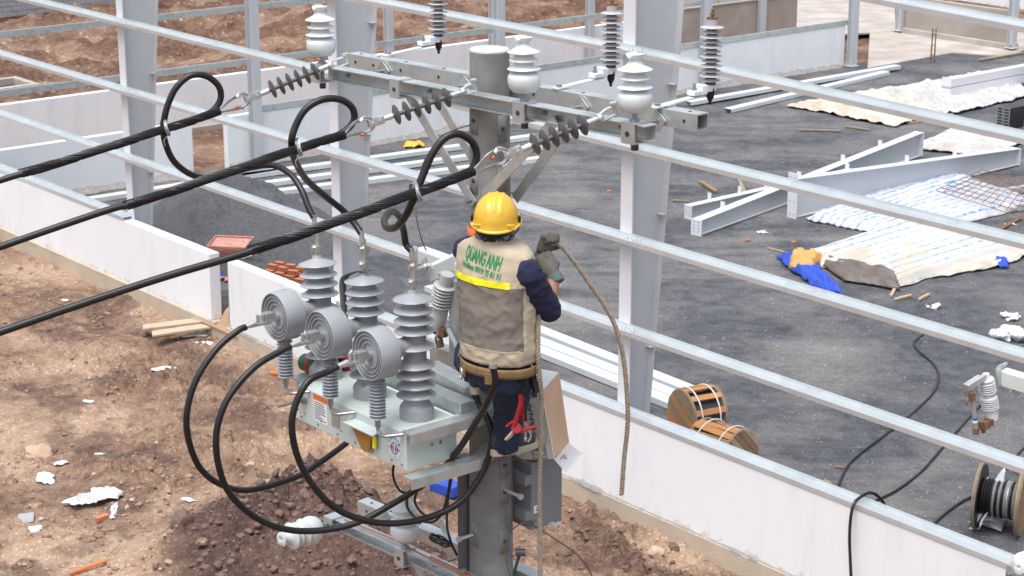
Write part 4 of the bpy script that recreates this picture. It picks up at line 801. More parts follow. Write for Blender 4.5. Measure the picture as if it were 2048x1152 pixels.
def rock(px, py, s, mat, label, seed, sz=.6):
    c = onterr(px, py); random.seed(seed); bm = bmesh.new(); bmesh.ops.create_icosphere(bm, subdivisions=3, radius=s)
    for v in bm.verts: n_ = noise.fractal(v.co * (1.6 / s) * .8 + V((seed, 0, 0)), 1, 2, 4); v.co *= 1 + .32 * n_; v.co.z *= sz
    me = bpy.data.meshes.new('rock'); bm.to_mesh(me); bm.free(); me.materials.append(MT[mat]); me.shade_smooth(); me.set_sharp_from_angle(angle=R(35)); o = bpy.data.objects.new('rock', me); col.objects.link(o); o.location = c + Z * s * sz * .25; tag(o, label, 'rock', 'rocks on the dirt')
rock(78, 908, .24, 'clod_pale', 'pale sandy boulder at the left edge', 3, .5); rock(365, 1052, .16, 'stone_dark', 'dark upright rock at the mound edge', 4, 1.2); rock(405, 1085, .09, 'dirt', 'brown rock low on the mound', 5); rock(625, 1005, .16, 'stone_dark', 'dark rock on the mound top under the cables', 6, .9); rock(50, 1130, .13, 'dirt', 'pale clay lump in the lower left corner', 7, .5); rock(70, 1010, .13, 'dirt', 'pale clay lump above the grey tile', 8, .35)
rock(1312, 1105, .12, 'stone_pale', 'pale rock right of the rope below the wall', 9); rock(1350, 1095, .1, 'stone_dark', 'dark rock beside the pale one at right', 10); rock(1130, 1105, .13, 'stone_dark', 'brown soil lump right of the cabinet', 11); rock(22, 965, .1, 'dirt', 'brown rock at the left edge under the boulder', 12); rock(200, 1070, .09, 'dirt', 'brown rock below the pinkish brick', 13)
rock(380, 980, .06, 'dirt', 'pale stone beside the mound edge', 14); rock(500, 930, .07, 'stone_pale', 'pale stone between the two lower jumpers', 15)
# ================================================================== THE CONCRETE POLE
POLE_TOP = 10.17
def rp(z): return .093 + (POLE_TOP - z) * .0066
pole = thing('concrete_pole', 'round grey concrete pole carrying the switch and crossarms', 'pole', V((OP.x, OP.y, -.45)))
mb = MB(); mb.lathe([(rp(z), z) for z in np.linspace(-.8, POLE_TOP - .012, 40)], OP, Z, 48); mb.build('shaft', MT['pole_conc'], pole, smooth=50)
mb = MB(); mb.lathe([(rp(POLE_TOP), POLE_TOP - .0125), (rp(POLE_TOP) + .001, POLE_TOP - .006), (rp(POLE_TOP) - .004, POLE_TOP), (.001, POLE_TOP + .003)], OP, Z, 48); mb.build('cap', MT['pole_top'], pole, smooth=50)
def patch(dirv, z, h=.13, w=.55):
    mb = MB(); dirv = V(dirv).normalized(); sd_ = Z.cross(dirv); vs = []
    for j in range(3):
        for i in range(7):
            t_ = (i / 6 - .5) * w; zz = z + (j / 2 - .5) * h; r_ = rp(zz) + .0022; vs.append(OP + (dirv * math.cos(t_) + sd_ * math.sin(t_)) * r_ + Z * zz)
    mb.add(vs, [(j * 7 + i, j * 7 + i + 1, (j + 1) * 7 + i + 1, (j + 1) * 7 + i) for j in range(2) for i in range(6)]); o = mb.build('hole_plate', MT['pole_top'] if False else MT['pole_conc'], pole)
    s_ = o.modifiers.new('s', 'SOLIDIFY'); s_.thickness = .004
    c_ = OP + dirv * (rp(z) + .0005) + Z * z; mb = MB(); mb.cyl(c_, c_ + dirv * .006, .0105, n=12); mb.build('hole', MT['dark_iron'], pole)
for d_, z_ in ((B, PB(950, 242, .095).z), (B, PB(950, 362, .096).z), (B, PB(945, 455, .097).z), (A, PA(1003, 258, .095).z), (A, PA(1003, 360, .096).z), (A, PA(1003, 985, .105).z), (A, PA(1003, 932, .105).z), (A, PA(1000, 1085, .105).z), (B, PB(950, 1068, .105).z), (B, PB(948, 965, .105).z)): patch(d_, z_)
def step_bolt(dirv, z, ln=.11):
    d_ = V(dirv).normalized(); c_ = OP + d_ * (rp(z) - .02) + Z * z; mb = MB(); mb.cyl(c_, c_ + d_ * (ln + .02), .0095, n=10); mb.cyl(c_ + d_ * (ln + .02), c_ + d_ * (ln + .035), .016, n=6); mb.build('step_bolt', MT['galv'], pole)
step_bolt(A, PA(1003, 893, .1).z, .10); step_bolt(A, PA(1000, 980, .1).z, .115); step_bolt(B, PB(955, 1070, .1).z, .09)
z_ = PA(955, 470, 0).z; mb = MB(); ang = [math.radians(d) for d in range(160, 236, 6)]
mb.add([OP + V((math.cos(t_), math.sin(t_), 0)) * (rp(z_) + .004) + Z * (z_ + dz) for t_ in ang for dz in (-.04, .035)], [(2 * i, 2 * i + 2, 2 * i + 3, 2 * i + 1) for i in range(len(ang) - 1)]); o = mb.build('orange_band', MT['orange_stick'], pole); s_ = o.modifiers.new('s', 'SOLIDIFY'); s_.thickness = .006; s_.offset = 1
# second pole of the pair, out of frame to the right, carries the arm that reaches in
P2 = PY(2005, 745, 10.3); OP2 = V((P2.x, P2.y, 0)) + A * 1.35
copy_tree(pole, V((OP2.x, OP2.y, -.45)), 0, 'second concrete pole standing past the right edge')

# ================================================================== CROSSARMS
AX = (A - B * .05 + Z * .018).normalized(); SB = (B + A * .05).normalized(); UP = SB.cross(AX).normalized()
if UP.z < 0: UP = -UP
def arm_pt(a, b, z0): return LP(a, b - .05 * a, z0 + .018 * a)
def L_arm(name, label, a0, a1, b0, z0, group='crossarms on the pole'):
    t = thing(name, label, 'crossarm', arm_pt(0, b0, z0), group); mb = MB()
    mb.prism([(0, 0), (.075, 0), (.075, -.007), (.007, -.007), (.007, -.068), (.05, -.068), (.05, -.075), (0, -.075)], arm_pt(a0, b0, z0), SB, UP, AX, (arm_pt(a1, b0, z0) - arm_pt(a0, b0, z0)).length); mb.build('channel', MT['galv'], t, smooth=0, bevel=.0015); return t
def box_arm(name, label, a0, a1, b0, z0, group='crossarms on the pole', s=.075):
    t = thing(name, label, 'crossarm', arm_pt(0, b0, z0), group); mb = MB(); o = arm_pt(a0, b0, z0); ln = (arm_pt(a1, b0, z0) - o).length; k = .006
    out = [(0, 0), (s, 0), (s, -s), (0, -s)]; inn = [(k, -k), (s - k, -k), (s - k, -s + k), (k, -s + k)]
    vs = [o + SB * x + UP * y + AX * (ln * e) for e in (0, 1) for x, y in out + inn]
    fs = [(i, (i + 1) % 4, 8 + (i + 1) % 4, 8 + i) for i in range(4)] + [(4 + (i + 1) % 4, 4 + i, 12 + i, 12 + (i + 1) % 4) for i in range(4)]
    for e in (0, 8): fs += [(e + i, e + (i + 1) % 4, e + 4 + (i + 1) % 4, e + 4 + i) for i in range(4)]
    mb.add(vs, fs); mb.build('square_tube', MT['galv'], t, smooth=0)
    mb = MB()
    for f in (.03, .09, .18, .30, .42, .58, .70, .82, .91, .97):
        p_ = o + AX * ln * f; mb.cyl(p_ + SB * s / 2 + UP * .0002, p_ + SB * s / 2 + UP * .0022, .0085, n=10); mb.cyl(p_ + SB * (s + .0002) - UP * s / 2, p_ + SB * (s + .0022) - UP * s / 2, .0085, n=10)
    mb.build('bolt_holes', MT['dark_iron'], t, kind='stuff')
    return t
def block(parent, a, b0, z0, ln=.075):
    o = arm_pt(a, b0, z0); mb = MB()
    def pl(x0, x1, y0, y1): mb.hexa([o + SB * x + UP * y + AX * q for q in (0, ln) for x, y in ((x0, y0), (x1, y0), (x1, y1), (x0, y1))][0:4] + [o + SB * x + UP * y + AX * ln for x, y in ((x0, y0), (x1, y0), (x1, y1), (x0, y1))])
    pl(.008, .095, .001, .007); pl(.088, .095, -.085, .0005); pl(.008, .0875, -.085, -.079)
    b_ = mb.build('insulator_seat', MT['galv'], parent, smooth=0); c_ = o + AX * ln / 2 + SB * .0955 - UP * .042; mb = MB(); mb.cyl(c_, c_ + SB * .002, .012, n=12); mb.build('hole', MT['dark_iron'], b_)
fa = L_arm('channel_crossarm', 'front galvanized crossarm holding three white insulators', -1.10, 1.18, .10, 9.985)
ra = box_arm('tube_crossarm', 'rear square tube crossarm holding the grey arresters', -1.24, 1.20, -.185, 10.00)
for a_ in (-1.13, .375, 1.06): block(fa, a_, .10, 9.985)
block(fa, -.5, .10, 9.985, .07)
def tie_rod(parent, a, b0, b1, z0):
    p0 = arm_pt(a, b0, z0); p1 = arm_pt(a, b1, z0); mb = MB(); mb.cyl(p0, p1, .008, n=10); d_ = (p1 - p0).normalized()
    for q in (p0 + d_ * .03, p1 - d_ * .03): mb.cyl(q - d_ * .012, q + d_ * .012, .016, n=6)
    mb.build('tie_rod', MT['bolt'], parent); mb = MB(); r_ = Matrix.Rotation(R(40), 3, d_); mb.box(arm_pt(a, -.103, z0), .075, .005, .075, r_ @ AX, d_, r_ @ UP); mb.build('square_washer', MT['galv'], parent, smooth=0)
for a_ in (-.93, -.30, .50, .98): tie_rod(fa, a_, .125, -.215, 9.945)
def brace(parent, p0, p1, w=.05, th=.007, nrm=B):
    p0 = V(p0); p1 = V(p1); d_ = (p1 - p0).normalized(); n_ = (V(nrm) - d_ * V(nrm).dot(d_)).normalized(); mb = MB(); mb.box((p0 + p1) / 2, (p1 - p0).length, th, w, d_, n_, d_.cross(n_)); mb.box((p0 + p1) / 2 - n_ * .02 + d_.cross(n_) * (w / 2 - .0035), (p1 - p0).length - .002, .04, .0065, d_, n_, d_.cross(n_)); mb.build('brace', MT['galv'], parent, smooth=0)
brace(fa, PB(812, 182, .11), PB(948, 408, .11)); brace(fa, PB(1112, 240, .11), PB(968, 392, .11)); brace(ra, PB(868, 190, -.12), PB(962, 345, -.12)); brace(ra, PB(1128, 262, -.12), PB(1030, 398, -.12))
bz = PB(948, 400, .1).z; mb = MB(); mb.cyl(LP(0, .15, bz), LP(0, -.15, bz), .008, n=8); mb.cyl(LP(0, .125, bz), LP(0, .14, bz), .016, n=6); mb.build('through_bolt', MT['bolt'], fa)
# ---- pin insulators
PIN = [(.018, .0), (.05, .006), (.066, .022), (.0745, .045), (.0755, .066), (.072, .084), (.062, .092), (.048, .098), (.052, .101), (.070, .106), (.0765, .110), (.074, .114), (.058, .118), (.046, .128), (.042, .138), (.050, .141), (.064, .145), (.0675, .149), (.065, .153), (.052, .157), (.044, .168), (.042, .174), (.055, .177), (.072, .182), (.0755, .186), (.073, .190), (.056, .196), (.036, .208), (.026, .224), (.025, .232), (.032, .240), (.0395, .246), (.0395, .253), (.030, .257), (.012, .2575), (.010, .247), (.001, .246)]
def pin_insulator(p, ax, label, name='pin_insulator'):
    t = thing(name, label, 'insulator', p, 'white porcelain pin insulators'); ax = V(ax).normalized()
    mb = MB(); mb.lathe(PIN, V(p) + ax * .035, ax, 32); n_ = len(mb.v)
    sd_ = ax.cross(SB).normalized() if abs(ax.dot(SB)) < .9 else AX
    for i, v in enumerate(mb.v):       # saddle groove across the head
        q = v - V(p); hz = q.dot(ax)
        if hz > .035 + .238: v -= ax * .012 * max(0, 1 - (q.dot(sd_) / .018) ** 2)
    mb.build('porcelain', MT['porcelain'], t, smooth=60)
    mb = MB(); mb.cyl(V(p) - ax * .10, V(p) + ax * .045, .0105, n=12); mb.cyl(V(p), V(p) + ax * .012, .021, n=8); mb.build('pin', MT['bolt'], t)
    mb = MB(); mb.cyl(V(p) - ax * .125, V(p) - ax * .088, .017, n=6); mb.build('nut', MT['dark_iron'], t)
for a_, l in ((-1.09, 'white pin insulator at the far left end of the upper arm'), (.41, 'white pin insulator standing right of the pole top'), (1.10, 'white pin insulator at the near right end of the upper arm')): pin_insulator(arm_pt(a_, .15, 9.992), UP, l)
# ---- surge arresters on the rear arm
def arrester(px, py, label, bb=-.47):
    c = PB(px, py, bb); t = thing('surge_arrester', label, 'arrester', c, 'grey surge arresters on the rear arm')
    mb = MB(); mb.lathe([(.0235, 0), (.0235, .262), (.024, .263), (.024, .292), (.010, .2925)], c, Z, 24); mb.build('core', MT['arrester_core_shade'], t, smooth=50)
    mb = MB(); mb.cyl(c + Z * .258, c + Z * .2925, .0246, n=24); mb.build('cap', MT['arrester'], t)
    for k in range(12):
        z0 = .012 + k * .0215; r_ = .0525 if k % 2 == 1 else .044; mb = MB(); mb.lathe([(.0236, z0 - .001), (r_ - .002, z0 + .001), (r_, z0 + .0025), (r_ - .002, z0 + .004), (.028, z0 + .0085), (.0236, z0 + .0115)], c, Z, 28, cap=False); mb.build('shed', MT['arrester'], t, smooth=50)
    mb = MB(); mb.lathe([(.0255, .288), (.0255, .2965), (.006, .297), (.006, .304), (.012, .304), (.012, .312), (.007, .313), (.007, .330), (.004, .332)], c, Z, 16); mb.build('terminal', MT['brown_bronze'], t, smooth=30)
    mb = MB(); mb.cyl(c - Z * .004, c + Z * .003, .024, n=20); mb.build('base_ring', MT['dark_iron'], t)
    mb = MB(); mb.box(c - Z * .018 + B * .012, .040, .062, .03, A, B, Z); mb.box(c - Z * .03 + B * .085, .05, .075, .022, A, B, Z)
    for k in range(3): mb.box(c - Z * .018 + B * (.046 + k * .012), .056, .006, .042, A, B, Z)
    mb.build('bracket', MT['white_plastic'], t, smooth=0, bevel=.004)
    mb = MB(); mb.cyl(c - Z * .045 + B * .10, c + Z * .012 + B * .10, .007, n=8); mb.cyl(c - Z * .02 + B * .10, c - Z * .008 + B * .10, .012, n=6); mb.build('stud', MT['bolt'], t)
    mb = MB(); mb.lathe([(.004, -.095), (.007, -.094), (.007, -.078), (.011, -.077), (.011, -.068), (.016, -.067), (.021, -.03), (.021, -.02)], c + Z * 0, Z, 12); mb.build('disconnector', MT['black_rubber'], t)
    e = LP((c - OP).dot(A), -.12, c.z - .045); mb = MB(); mb.beam(c - Z * .045 + B * .06, V((e.x, e.y, arm_pt((c - OP).dot(A), 0, 10.00).z + .006)), .04, .006); mb.build('support_bar', MT['galv_pale'], t, smooth=0)
    q = V((e.x, e.y, arm_pt((c - OP).dot(A), 0, 10.0).z + .008)) - B * .03; mb = MB(); mb.cyl(q, q + Z * .014, .014, n=6); mb.build('bolt', MT['bolt'], t)
arrester(877, 71, 'grey ribbed arrester behind the left insulator, cut by the top edge'); arrester(1222, 133, 'grey ribbed arrester in front of the large column'); arrester(1421, 167, 'grey ribbed arrester at the right end of the rear arm')

# ================================================================== DEAD ENDS AND LINE CABLES
LD = V((-math.cos(R(25)), -math.sin(R(25)), 0)); LN = V((LD.y, -LD.x, 0))        # run of the lines, and its level normal
def PL(px, py, a, off=0.0): return hit(px, py, LN, LP(a, .15, 0) + LN * off)
def deadend(a, S, sheds, clampp, thim, label):
    s = PL(*S, a); c0 = PL(*sheds[0], a); c1 = PL(*sheds[1], a); cl_ = PL(*clampp, a); th_ = PL(*thim, a); ax = (c1 - c0).normalized()
    t = thing('strain_insulator', label, 'insulator', s, 'strain insulators of the three lines')
    n = 6; L = (c1 - c0).length
    for k in range(n):
        mb = MB(); q = c0.lerp(c1, k / (n - 1)); mb.lathe([(.0105, -.010), (.016, -.005), (.045, -.0025), (.0475, 0), (.045, .0025), (.018, .006), (.0105, .010)], q, ax, 26); mb.build('shed', MT['polymer_dark'], t, smooth=50)
    mb = MB(); mb.cyl(c0 - ax * .03, c1 + ax * .03, .0105, n=14); mb.build('rod', MT['polymer_dark'], t)
    for q, d_, e in ((c0, -1, s), (c1, 1, cl_)):
        mb = MB(); mb.cyl(q + ax * d_ * .022, q + ax * d_ * .085, .0145, .0125, 14); mb.build('end_fitting', MT['galv'], t)
    p0 = c0 - ax * .085; p1 = c1 + ax * .085; sd_ = ax.cross(Z).normalized(); un = sd_.cross(ax)
    # shackle to the arm
    mb = MB(); m_ = p0.lerp(s, .5)
    for q in (-1, 1): mb.tube(spline([p0 + ax * .015 + un * .014 * q, p0 - ax * .01 + un * .016 * q, m_ + un * .02 * q, s + un * .018 * q - ax * .01], 4), .0075, 8)
    mb.cyl(s - un * .03 - ax * .012, s + un * .034 - ax * .012, .009, n=10); mb.cyl(s + un * .026 - ax * .012, s + un * .036 - ax * .012, .018, n=6); mb.cyl(p0 - sd_ * .024, p0 + sd_ * .024, .009, n=8); mb.ball(p0, .019, n=10); mb.build('shackle', MT['galv'], t)
    mb = MB()
    for q in (-1, 1): mb.box((p1 + cl_) / 2 + sd_ * q * .011, (cl_ - p1).length + .04, .005, .034, ax, sd_, un)
    mb.cyl(p1 - sd_ * .02, p1 + sd_ * .02, .009, n=8); mb.cyl(cl_ - sd_ * .02, cl_ + sd_ * .02, .009, n=8); mb.build('clevis', MT['galv'], t, smooth=30)
    mb = MB(); r_ = .032; cen = cl_ + ax * .036; mb.tube([cen + (-ax * math.cos(t_) + un * math.sin(t_)) * r_ * (1.0 if abs(t_) < 1.6 else 1.0) for t_ in np.linspace(-2.2, 2.2, 22)], .0085, 8, flat=1.3); mb.build('thimble', MT['alu'], t)
    return t, cen, ax, un, sd_
def helix(path, R0, nst, rs, pitch, mb, phase=0.0, f0=0.0, f1=1.0, mi=0, skip=()):
    d = [0.0]
    for i in range(1, len(path)): d.append(d[-1] + (path[i] - path[i - 1]).length)
    T = d[-1]; N_ = max(8, int(T / pitch * 14)); u = None
    for s in range(nst):
        if s in skip: continue
        out = []
        for k in range(N_ + 1):
            x = T * (f0 + (f1 - f0) * k / N_); i = min(len(d) - 2, max(0, np.searchsorted(d, x) - 1)); f = (x - d[i]) / max(1e-6, d[i + 1] - d[i]); p = path[i].lerp(path[i + 1], f); t_ = (path[min(i + 2, len(path) - 1)] - path[max(i - 1, 0)]).normalized()
            uu = (Z - t_ * Z.dot(t_)).normalized(); ww = t_.cross(uu); an = 2 * math.pi * (x / pitch + s / nst) + phase
            out.append(p + (uu * math.cos(an) + ww * math.sin(an)) * R0)
        mb.tube(out, rs, 5, mi)
RC = .0155
def line_cable(a, pts, wrap_end, label, th, grip):
    P = [PL(x, y, a) for x, y in pts]; d_ = (P[-1] - P[-2]).normalized(); P.append(P[-1] + d_ * 4 - Z * .12); t = thing('line_cable', label, 'cable', P[0], 'three black overhead lines')
    path = spline(P, 12); mb = MB(); mb.tube(path, RC, 14); mb.build('conductor', MT['black_rubber'], t)
    we = PL(*wrap_end, a); wp = [p for p in path if (p - P[0]).length <= (we - P[0]).length]
    mb = MB(); mb.tube(wp, RC + .0008, 12); helix(wp, RC + .0018, 14, .0033, .30, mb, .4, skip=(0, 1)); helix(wp, RC + .0042, 14, .0030, .30, mb, .75, skip=(0, 1, 2, 3, 4, 5, 6, 7, 8)); mb.build('preformed_wrap', MT['black_wrap'], t)
    e = wp[-1]; d_ = (wp[-1] - wp[-2]).normalized(); mb = MB()
    for k in range(5):
        an = k * 1.25; o_ = (d_.orthogonal().normalized() * math.cos(an) + d_.cross(d_.orthogonal().normalized()) * math.sin(an)); mb.tube([e - d_ * .03 + o_ * (RC + .003), e + d_ * (.02 + .015 * (k % 3)) + o_ * (RC + .006)], .004, 5)
    mb.build('strand_ends', MT['black_wrap'], t)
    cen, ax, un = th; mb = MB()
    for sg in (-1, 1):
        for k in range(6):
            o_ = un * (.032 * sg) + un * .0028 * (k - 2.5) ; q = ax.cross(un) * .0045 * ((k % 2) * 2 - 1)
            mb.tube(spline([cen - ax * .005 + o_ + q, cen + ax * .05 + o_ * .8 - q, P[0] + ax * .0 + un * .008 * sg + q, P[0] + ax * .06 + un * .004 * sg], 5), .0034, 5)
    for k in range(6): an = k * 1.05; mb.tube([cen + (-ax * math.cos(t_) + un * math.sin(t_)) * (.041) + ax.cross(un) * .004 * (k - 2.5) for t_ in np.linspace(-1.7, 1.7, 12)], .0034, 5)
    mb.build('steel_grip', MT['steel_strand'], t)
    mb = MB(); c_ = PL(*grip, a); mb.cyl(c_ - ax * .007, c_ + ax * .007, .0085, n=10); mb.build('orange_marker', MT['print_orange'], t)
    return t, path
LA = (-.98, .07, 1.06)
LINES = []
for a_, S, sh_, cp, tp, pts, we, gp, l1, l2 in (
    (LA[0], (690, 122), ((630, 143), (545, 178)), (497, 196), (475, 204), [(440, 222), (400, 236), (330, 258), (50, 347), (0, 361)], (52, 346), (474, 214), 'dark shed strain insulator of the leftmost line', 'leftmost black line with wrap ending near the left edge'),
    (LA[1], (945, 175), ((893, 195), (793, 229)), (745, 246), (725, 254), [(690, 270), (650, 281), (600, 296), (290, 400), (0, 494)], (268, 407), (724, 269), 'dark shed strain insulator in front of the pole top', 'middle black line tied to the second loop'),
    (LA[2], (1225, 222), ((1165, 250), (1070, 288)), (1015, 308), (992, 318), [(948, 342), (900, 361), (830, 386), (520, 496), (0, 664)], (517, 497), (985, 315), 'dark shed strain insulator right of the pole above the worker', 'nearest black line passing left of the worker')):
    t_, cen, ax, un, sd_ = deadend(a_, S, sh_, cp, tp, l1)
    LINES.append(line_cable(a_, pts, we, l2, (cen, ax, un), gp))

# ================================================================== THE SWITCH
TA0, TA1, TB0, TB1, TZ0, TZ1 = -.80, .115, .30, .60, 8.245, 8.445
sw = thing('load_break_switch', 'pale grey pole-mounted vacuum switch with three grey bushings', 'switch', LP(-.34, .45, TZ0))
mb = MB(); mb.prism([(TB0, TZ0), (TB0, TZ1), (TB1 - .05, TZ1 + .006), (TB1, TZ1 - .012), (TB1, TZ0)], LP(TA0, 0, 0), B, Z, A, TA1 - TA0); tank = mb.build('tank', MT['tank'], sw, smooth=0, bevel=.004)
mb = MB()
for a_ in (-.77, -.62, -.45, -.30, -.15, .0, .08):
    mb.cyl(LP(a_, TB1, TZ0 + .025), LP(a_, TB1 + .004, TZ0 + .025), .006, n=8)
    if a_ < .05: mb.cyl(LP(a_ + .03, TB1, TZ0 + .05), LP(a_ + .03, TB1 + .004, TZ0 + .05), .0045, n=8)
for b_ in (.40, .45): mb.cyl(LP(TA1, b_, TZ0 + .10), LP(TA1 + .005, b_, TZ0 + .10), .008, n=8)
mb.cyl(LP(TA1, .33, TZ0 + .03), LP(TA1 + .004, .33, TZ0 + .03), .006, n=8)
mb.build('rivets', MT['bolt'], tank, kind='stuff')
mb = MB(); mb.box(LP(TA1 + .006, .45, TZ1 - .006), .012, .32, .05, A, B, Z); mb.build('lid_edge', MT['galv_pale'], sw, smooth=0, bevel=.003)
# hood with the orange pointer plate
ha0, ha1 = -.335, -.085; fb = TB1
mb = MB(); mb.hexa([LP(ha0, fb, 8.385), LP(ha1, fb, 8.385), LP(ha1, fb + .05, 8.37), LP(ha0, fb + .05, 8.37), LP(ha0, fb, 8.395), LP(ha1, fb, 8.395), LP(ha1, fb + .052, 8.379), LP(ha0, fb + .052, 8.379)]); mb.build('pointer_hood', MT['tank'], sw, smooth=0, bevel=.002)
mb = MB(); mb.prism([(-.30, 8.375), (-.12, 8.375), (-.155, 8.27), (-.185, 8.262), (-.215, 8.272)], LP(0, fb + .022, 0), A, Z, B, .006); mb.build('pointer_plate', MT['orange_plate'], sw, smooth=0)
mb = MB(); mb.box(LP(-.115, fb + .02, 8.33), .02, .01, .06, A, B, Z); mb.build('yellow_mark', MT['hivis'], sw, smooth=0)
def sheet_on_front(parent, name, pts, mat, lift=.002):
    mb = MB(); k = len(pts); mb.prism(pts, LP(0, TB1 + .0005, 0), A, Z, B, lift); return mb.build(name, MT[mat], parent, smooth=0)
# warning label and badge
wlab = sheet_on_front(sw, 'warning_label', [(-.655, 8.285), (-.535, 8.285), (-.535, 8.425), (-.655, 8.425)], 'print_white'); sheet_on_front(wlab, 'label_header', [(-.655, 8.398), (-.535, 8.398), (-.535, 8.425), (-.655, 8.425)], 'print_orange', .003)
mb = MB(); random.seed(5)
for k in range(9): w_ = random.uniform(.05, .10); mb.box(LP(-.647 + w_ / 2, TB1 + .003, 8.386 - k * .0108), w_, .0012, .0032, A, B, Z)
mb.build('label_lines', MT['print_black'], wlab, smooth=0)
bc = (.025, 8.345); ell = [(bc[0] + .052 * math.cos(t_), bc[1] + .062 * math.sin(t_)) for t_ in np.linspace(0, 2 * math.pi, 33)[:-1]]
badge = sheet_on_front(sw, 'vacuum_badge', ell, 'sticker')
mb = MB(); O_ = LP(bc[0], TB1 + .0045, bc[1] - .008)
mb.tube([O_ + A * .024 * math.cos(t_) + Z * .028 * math.sin(t_) for t_ in np.linspace(0, 2 * math.pi, 25)], .0022, 4)
for p_, q_ in (((-.045, .0), (-.009, .0)), ((.009, .0), (.045, .0)), ((-.009, -.013), (-.009, .013)), ((.009, -.013), (.009, .013))): mb.tube([O_ + A * p_[0] + Z * p_[1], O_ + A * q_[0] + Z * q_[1]], .0022, 4)
mb.build('breaker_emblem', MT['print_crimson'], badge)
for ch, an in zip('VACUUM', np.linspace(152, 28, 6)):
    r_ = R(float(an)); lettering(badge, ch, .019, LP(bc[0], TB1 + .0035, bc[1] - .006) + A * .041 * math.cos(r_) + Z * .051 * math.sin(r_), A * math.sin(r_) - Z * math.cos(r_), A * math.cos(r_) + Z * math.sin(r_), 'print_blue', 'badge_letter', True, .9)
sheet_on_front(sw, 'rating_plate', [(-.50, 8.30), (-.43, 8.30), (-.43, 8.40), (-.50, 8.40)], 'alu')
# lifting / grounding studs
for a_ in (-.735,): mb = MB(); mb.cyl(LP(a_, TB1, 8.37), LP(a_, TB1 + .16, 8.37), .008, n=10); mb.cyl(LP(a_, TB1, 8.37), LP(a_, TB1 + .02, 8.37), .02, n=10); mb.build('side_stud', MT['bolt'], sw)
BUSH = []
prof = [(.082, 0), (.083, .055), (.080, .068), (.066, .085), (.056, .098)]
def umb(z, r=.096, c=.056): return [(c, z - .006), (c, z - .002), (r - .002, z - .004), (r, z - .001), (r - .004, z + .003), (c + .004, z + .024), (c, z + .027)]
for z_ in (.124, .172, .222, .270): prof += umb(z_)
prof += umb(.362, .098)
for z_ in (.438, .488, .538): prof += umb(z_)
prof += [(.056, .588), (.056, .592), (.095, .589), (.097, .592), (.094, .596), (.030, .618), (.024, .624), (.022, .634), (.016, .637)]
for k, (a0_, a1_) in enumerate(((-.765, -.815), (-.383, -.415), (.0, -.018))):
    p0 = LP(a0_, .45, TZ1 - .004); ax = (LP(a1_, .45, TZ1 + .62) - p0).normalized(); BUSH.append((p0, ax))
    mb = MB(); mb.lathe(prof, p0, ax, 36); bo = mb.build('bushing', MT['polymer'], sw, smooth=50)
    top = p0 + ax * .635; mb = MB(); mb.cyl(top - ax * .01, top + ax * .022, .012, n=12); mb.box(top + ax * .036, .040, .028, .03, A, B, ax); mb.box(top + ax * .072 + A * .008, .034, .007, .10, A, B, ax); mb.box(top + ax * .138 + A * .004 - B * .004, .030, .010, .06, A, B, ax)
    mb.cyl(top + ax * .04 + B * .012, top + ax * .04 + B * .026, .011, n=6); mb.cyl(top + ax * .115 + B * .0, top + ax * .115 + B * .018, .014, n=6); mb.cyl(top + ax * .115 - B * .018, top + ax * .115, .010, n=6)
    mb.cyl(top + ax * .15, top + ax * .205, .0125, n=12); mb.build('top_terminal', MT['alu'], bo, smooth=30)
    # horizontal stub, drum and its hanging post insulator
    sc = p0 + ax * .372; mb = MB(); mb.lathe([(.05, 0), (.045, .05), (.042, .09), (.05, .10), (.05, .115), (.042, .12), (.042, .17)], sc, B, 24); mb.build('side_neck', MT['polymer'], bo)
    fr = sc + B * .275; mb = MB(); mb.lathe([(.05, -.12), (.105, -.118), (.122, -.108), (.126, -.095), (.122, -.01), (.119, .0), (.115, .0), (.113, -.016), (.103, -.016), (.102, -.004), (.098, -.004), (.096, -.018), (.086, -.018), (.085, -.007), (.081, -.007), (.079, -.022), (.064, -.022), (.063, -.012), (.059, -.012), (.055, -.024), (.02, -.020), (.001, -.020)], fr, B, 44); dr = mb.build('sensor_drum', MT['polymer'], sw, smooth=35)
    mb = MB(); mb.cyl(fr - B * .02, fr + B * .02, .022, n=14); mb.box(fr + B * .035 + Z * .008, .045, .05, .045, A, B, Z); mb.box(fr + B * .085 - Z * .018, .028, .12, .012, A, B, Z); mb.cyl(fr + B * .095 - Z * .02, fr + B * .095 + Z * .03, .010, n=6); mb.cyl(fr + B * .07 - Z * .02, fr + B * .07 + Z * .025, .010, n=6); mb.cyl(fr + B * .11 - Z * .008, fr + B * .17 - Z * .018, .014, .012, 12); mb.build('drum_terminal', MT['alu'], dr, smooth=30)
    ib = fr - B * .055 - Z * .118; ipf = [(.024, 0)]
    for j in range(12): z_ = -.006 - j * .0165; ipf += [(.024, z_), (.024, z_ - .005), (.039, z_ - .0095), (.040, z_ - .011), (.026, z_ - .0125)]
    ipf += [(.024, -.205), (.02, -.209)]
    mb = MB(); mb.lathe(ipf, ib, Z, 24); hi = mb.build('post_insulator', MT['polymer'], sw, smooth=40)
    bt = ib - Z * .205; mb = MB(); mb.cyl(bt, bt - Z * .04, .014, n=10); mb.tube(spline([bt - Z * .03, bt - Z * .06, bt - Z * .075 + A * .02, bt - Z * .07 + A * .06, LP((bt - OP).dot(A) + .11, TB1 + .004, bt.z - .062)], 6), .0085, 8); mb.build('hook_rod', MT['bolt'], hi)
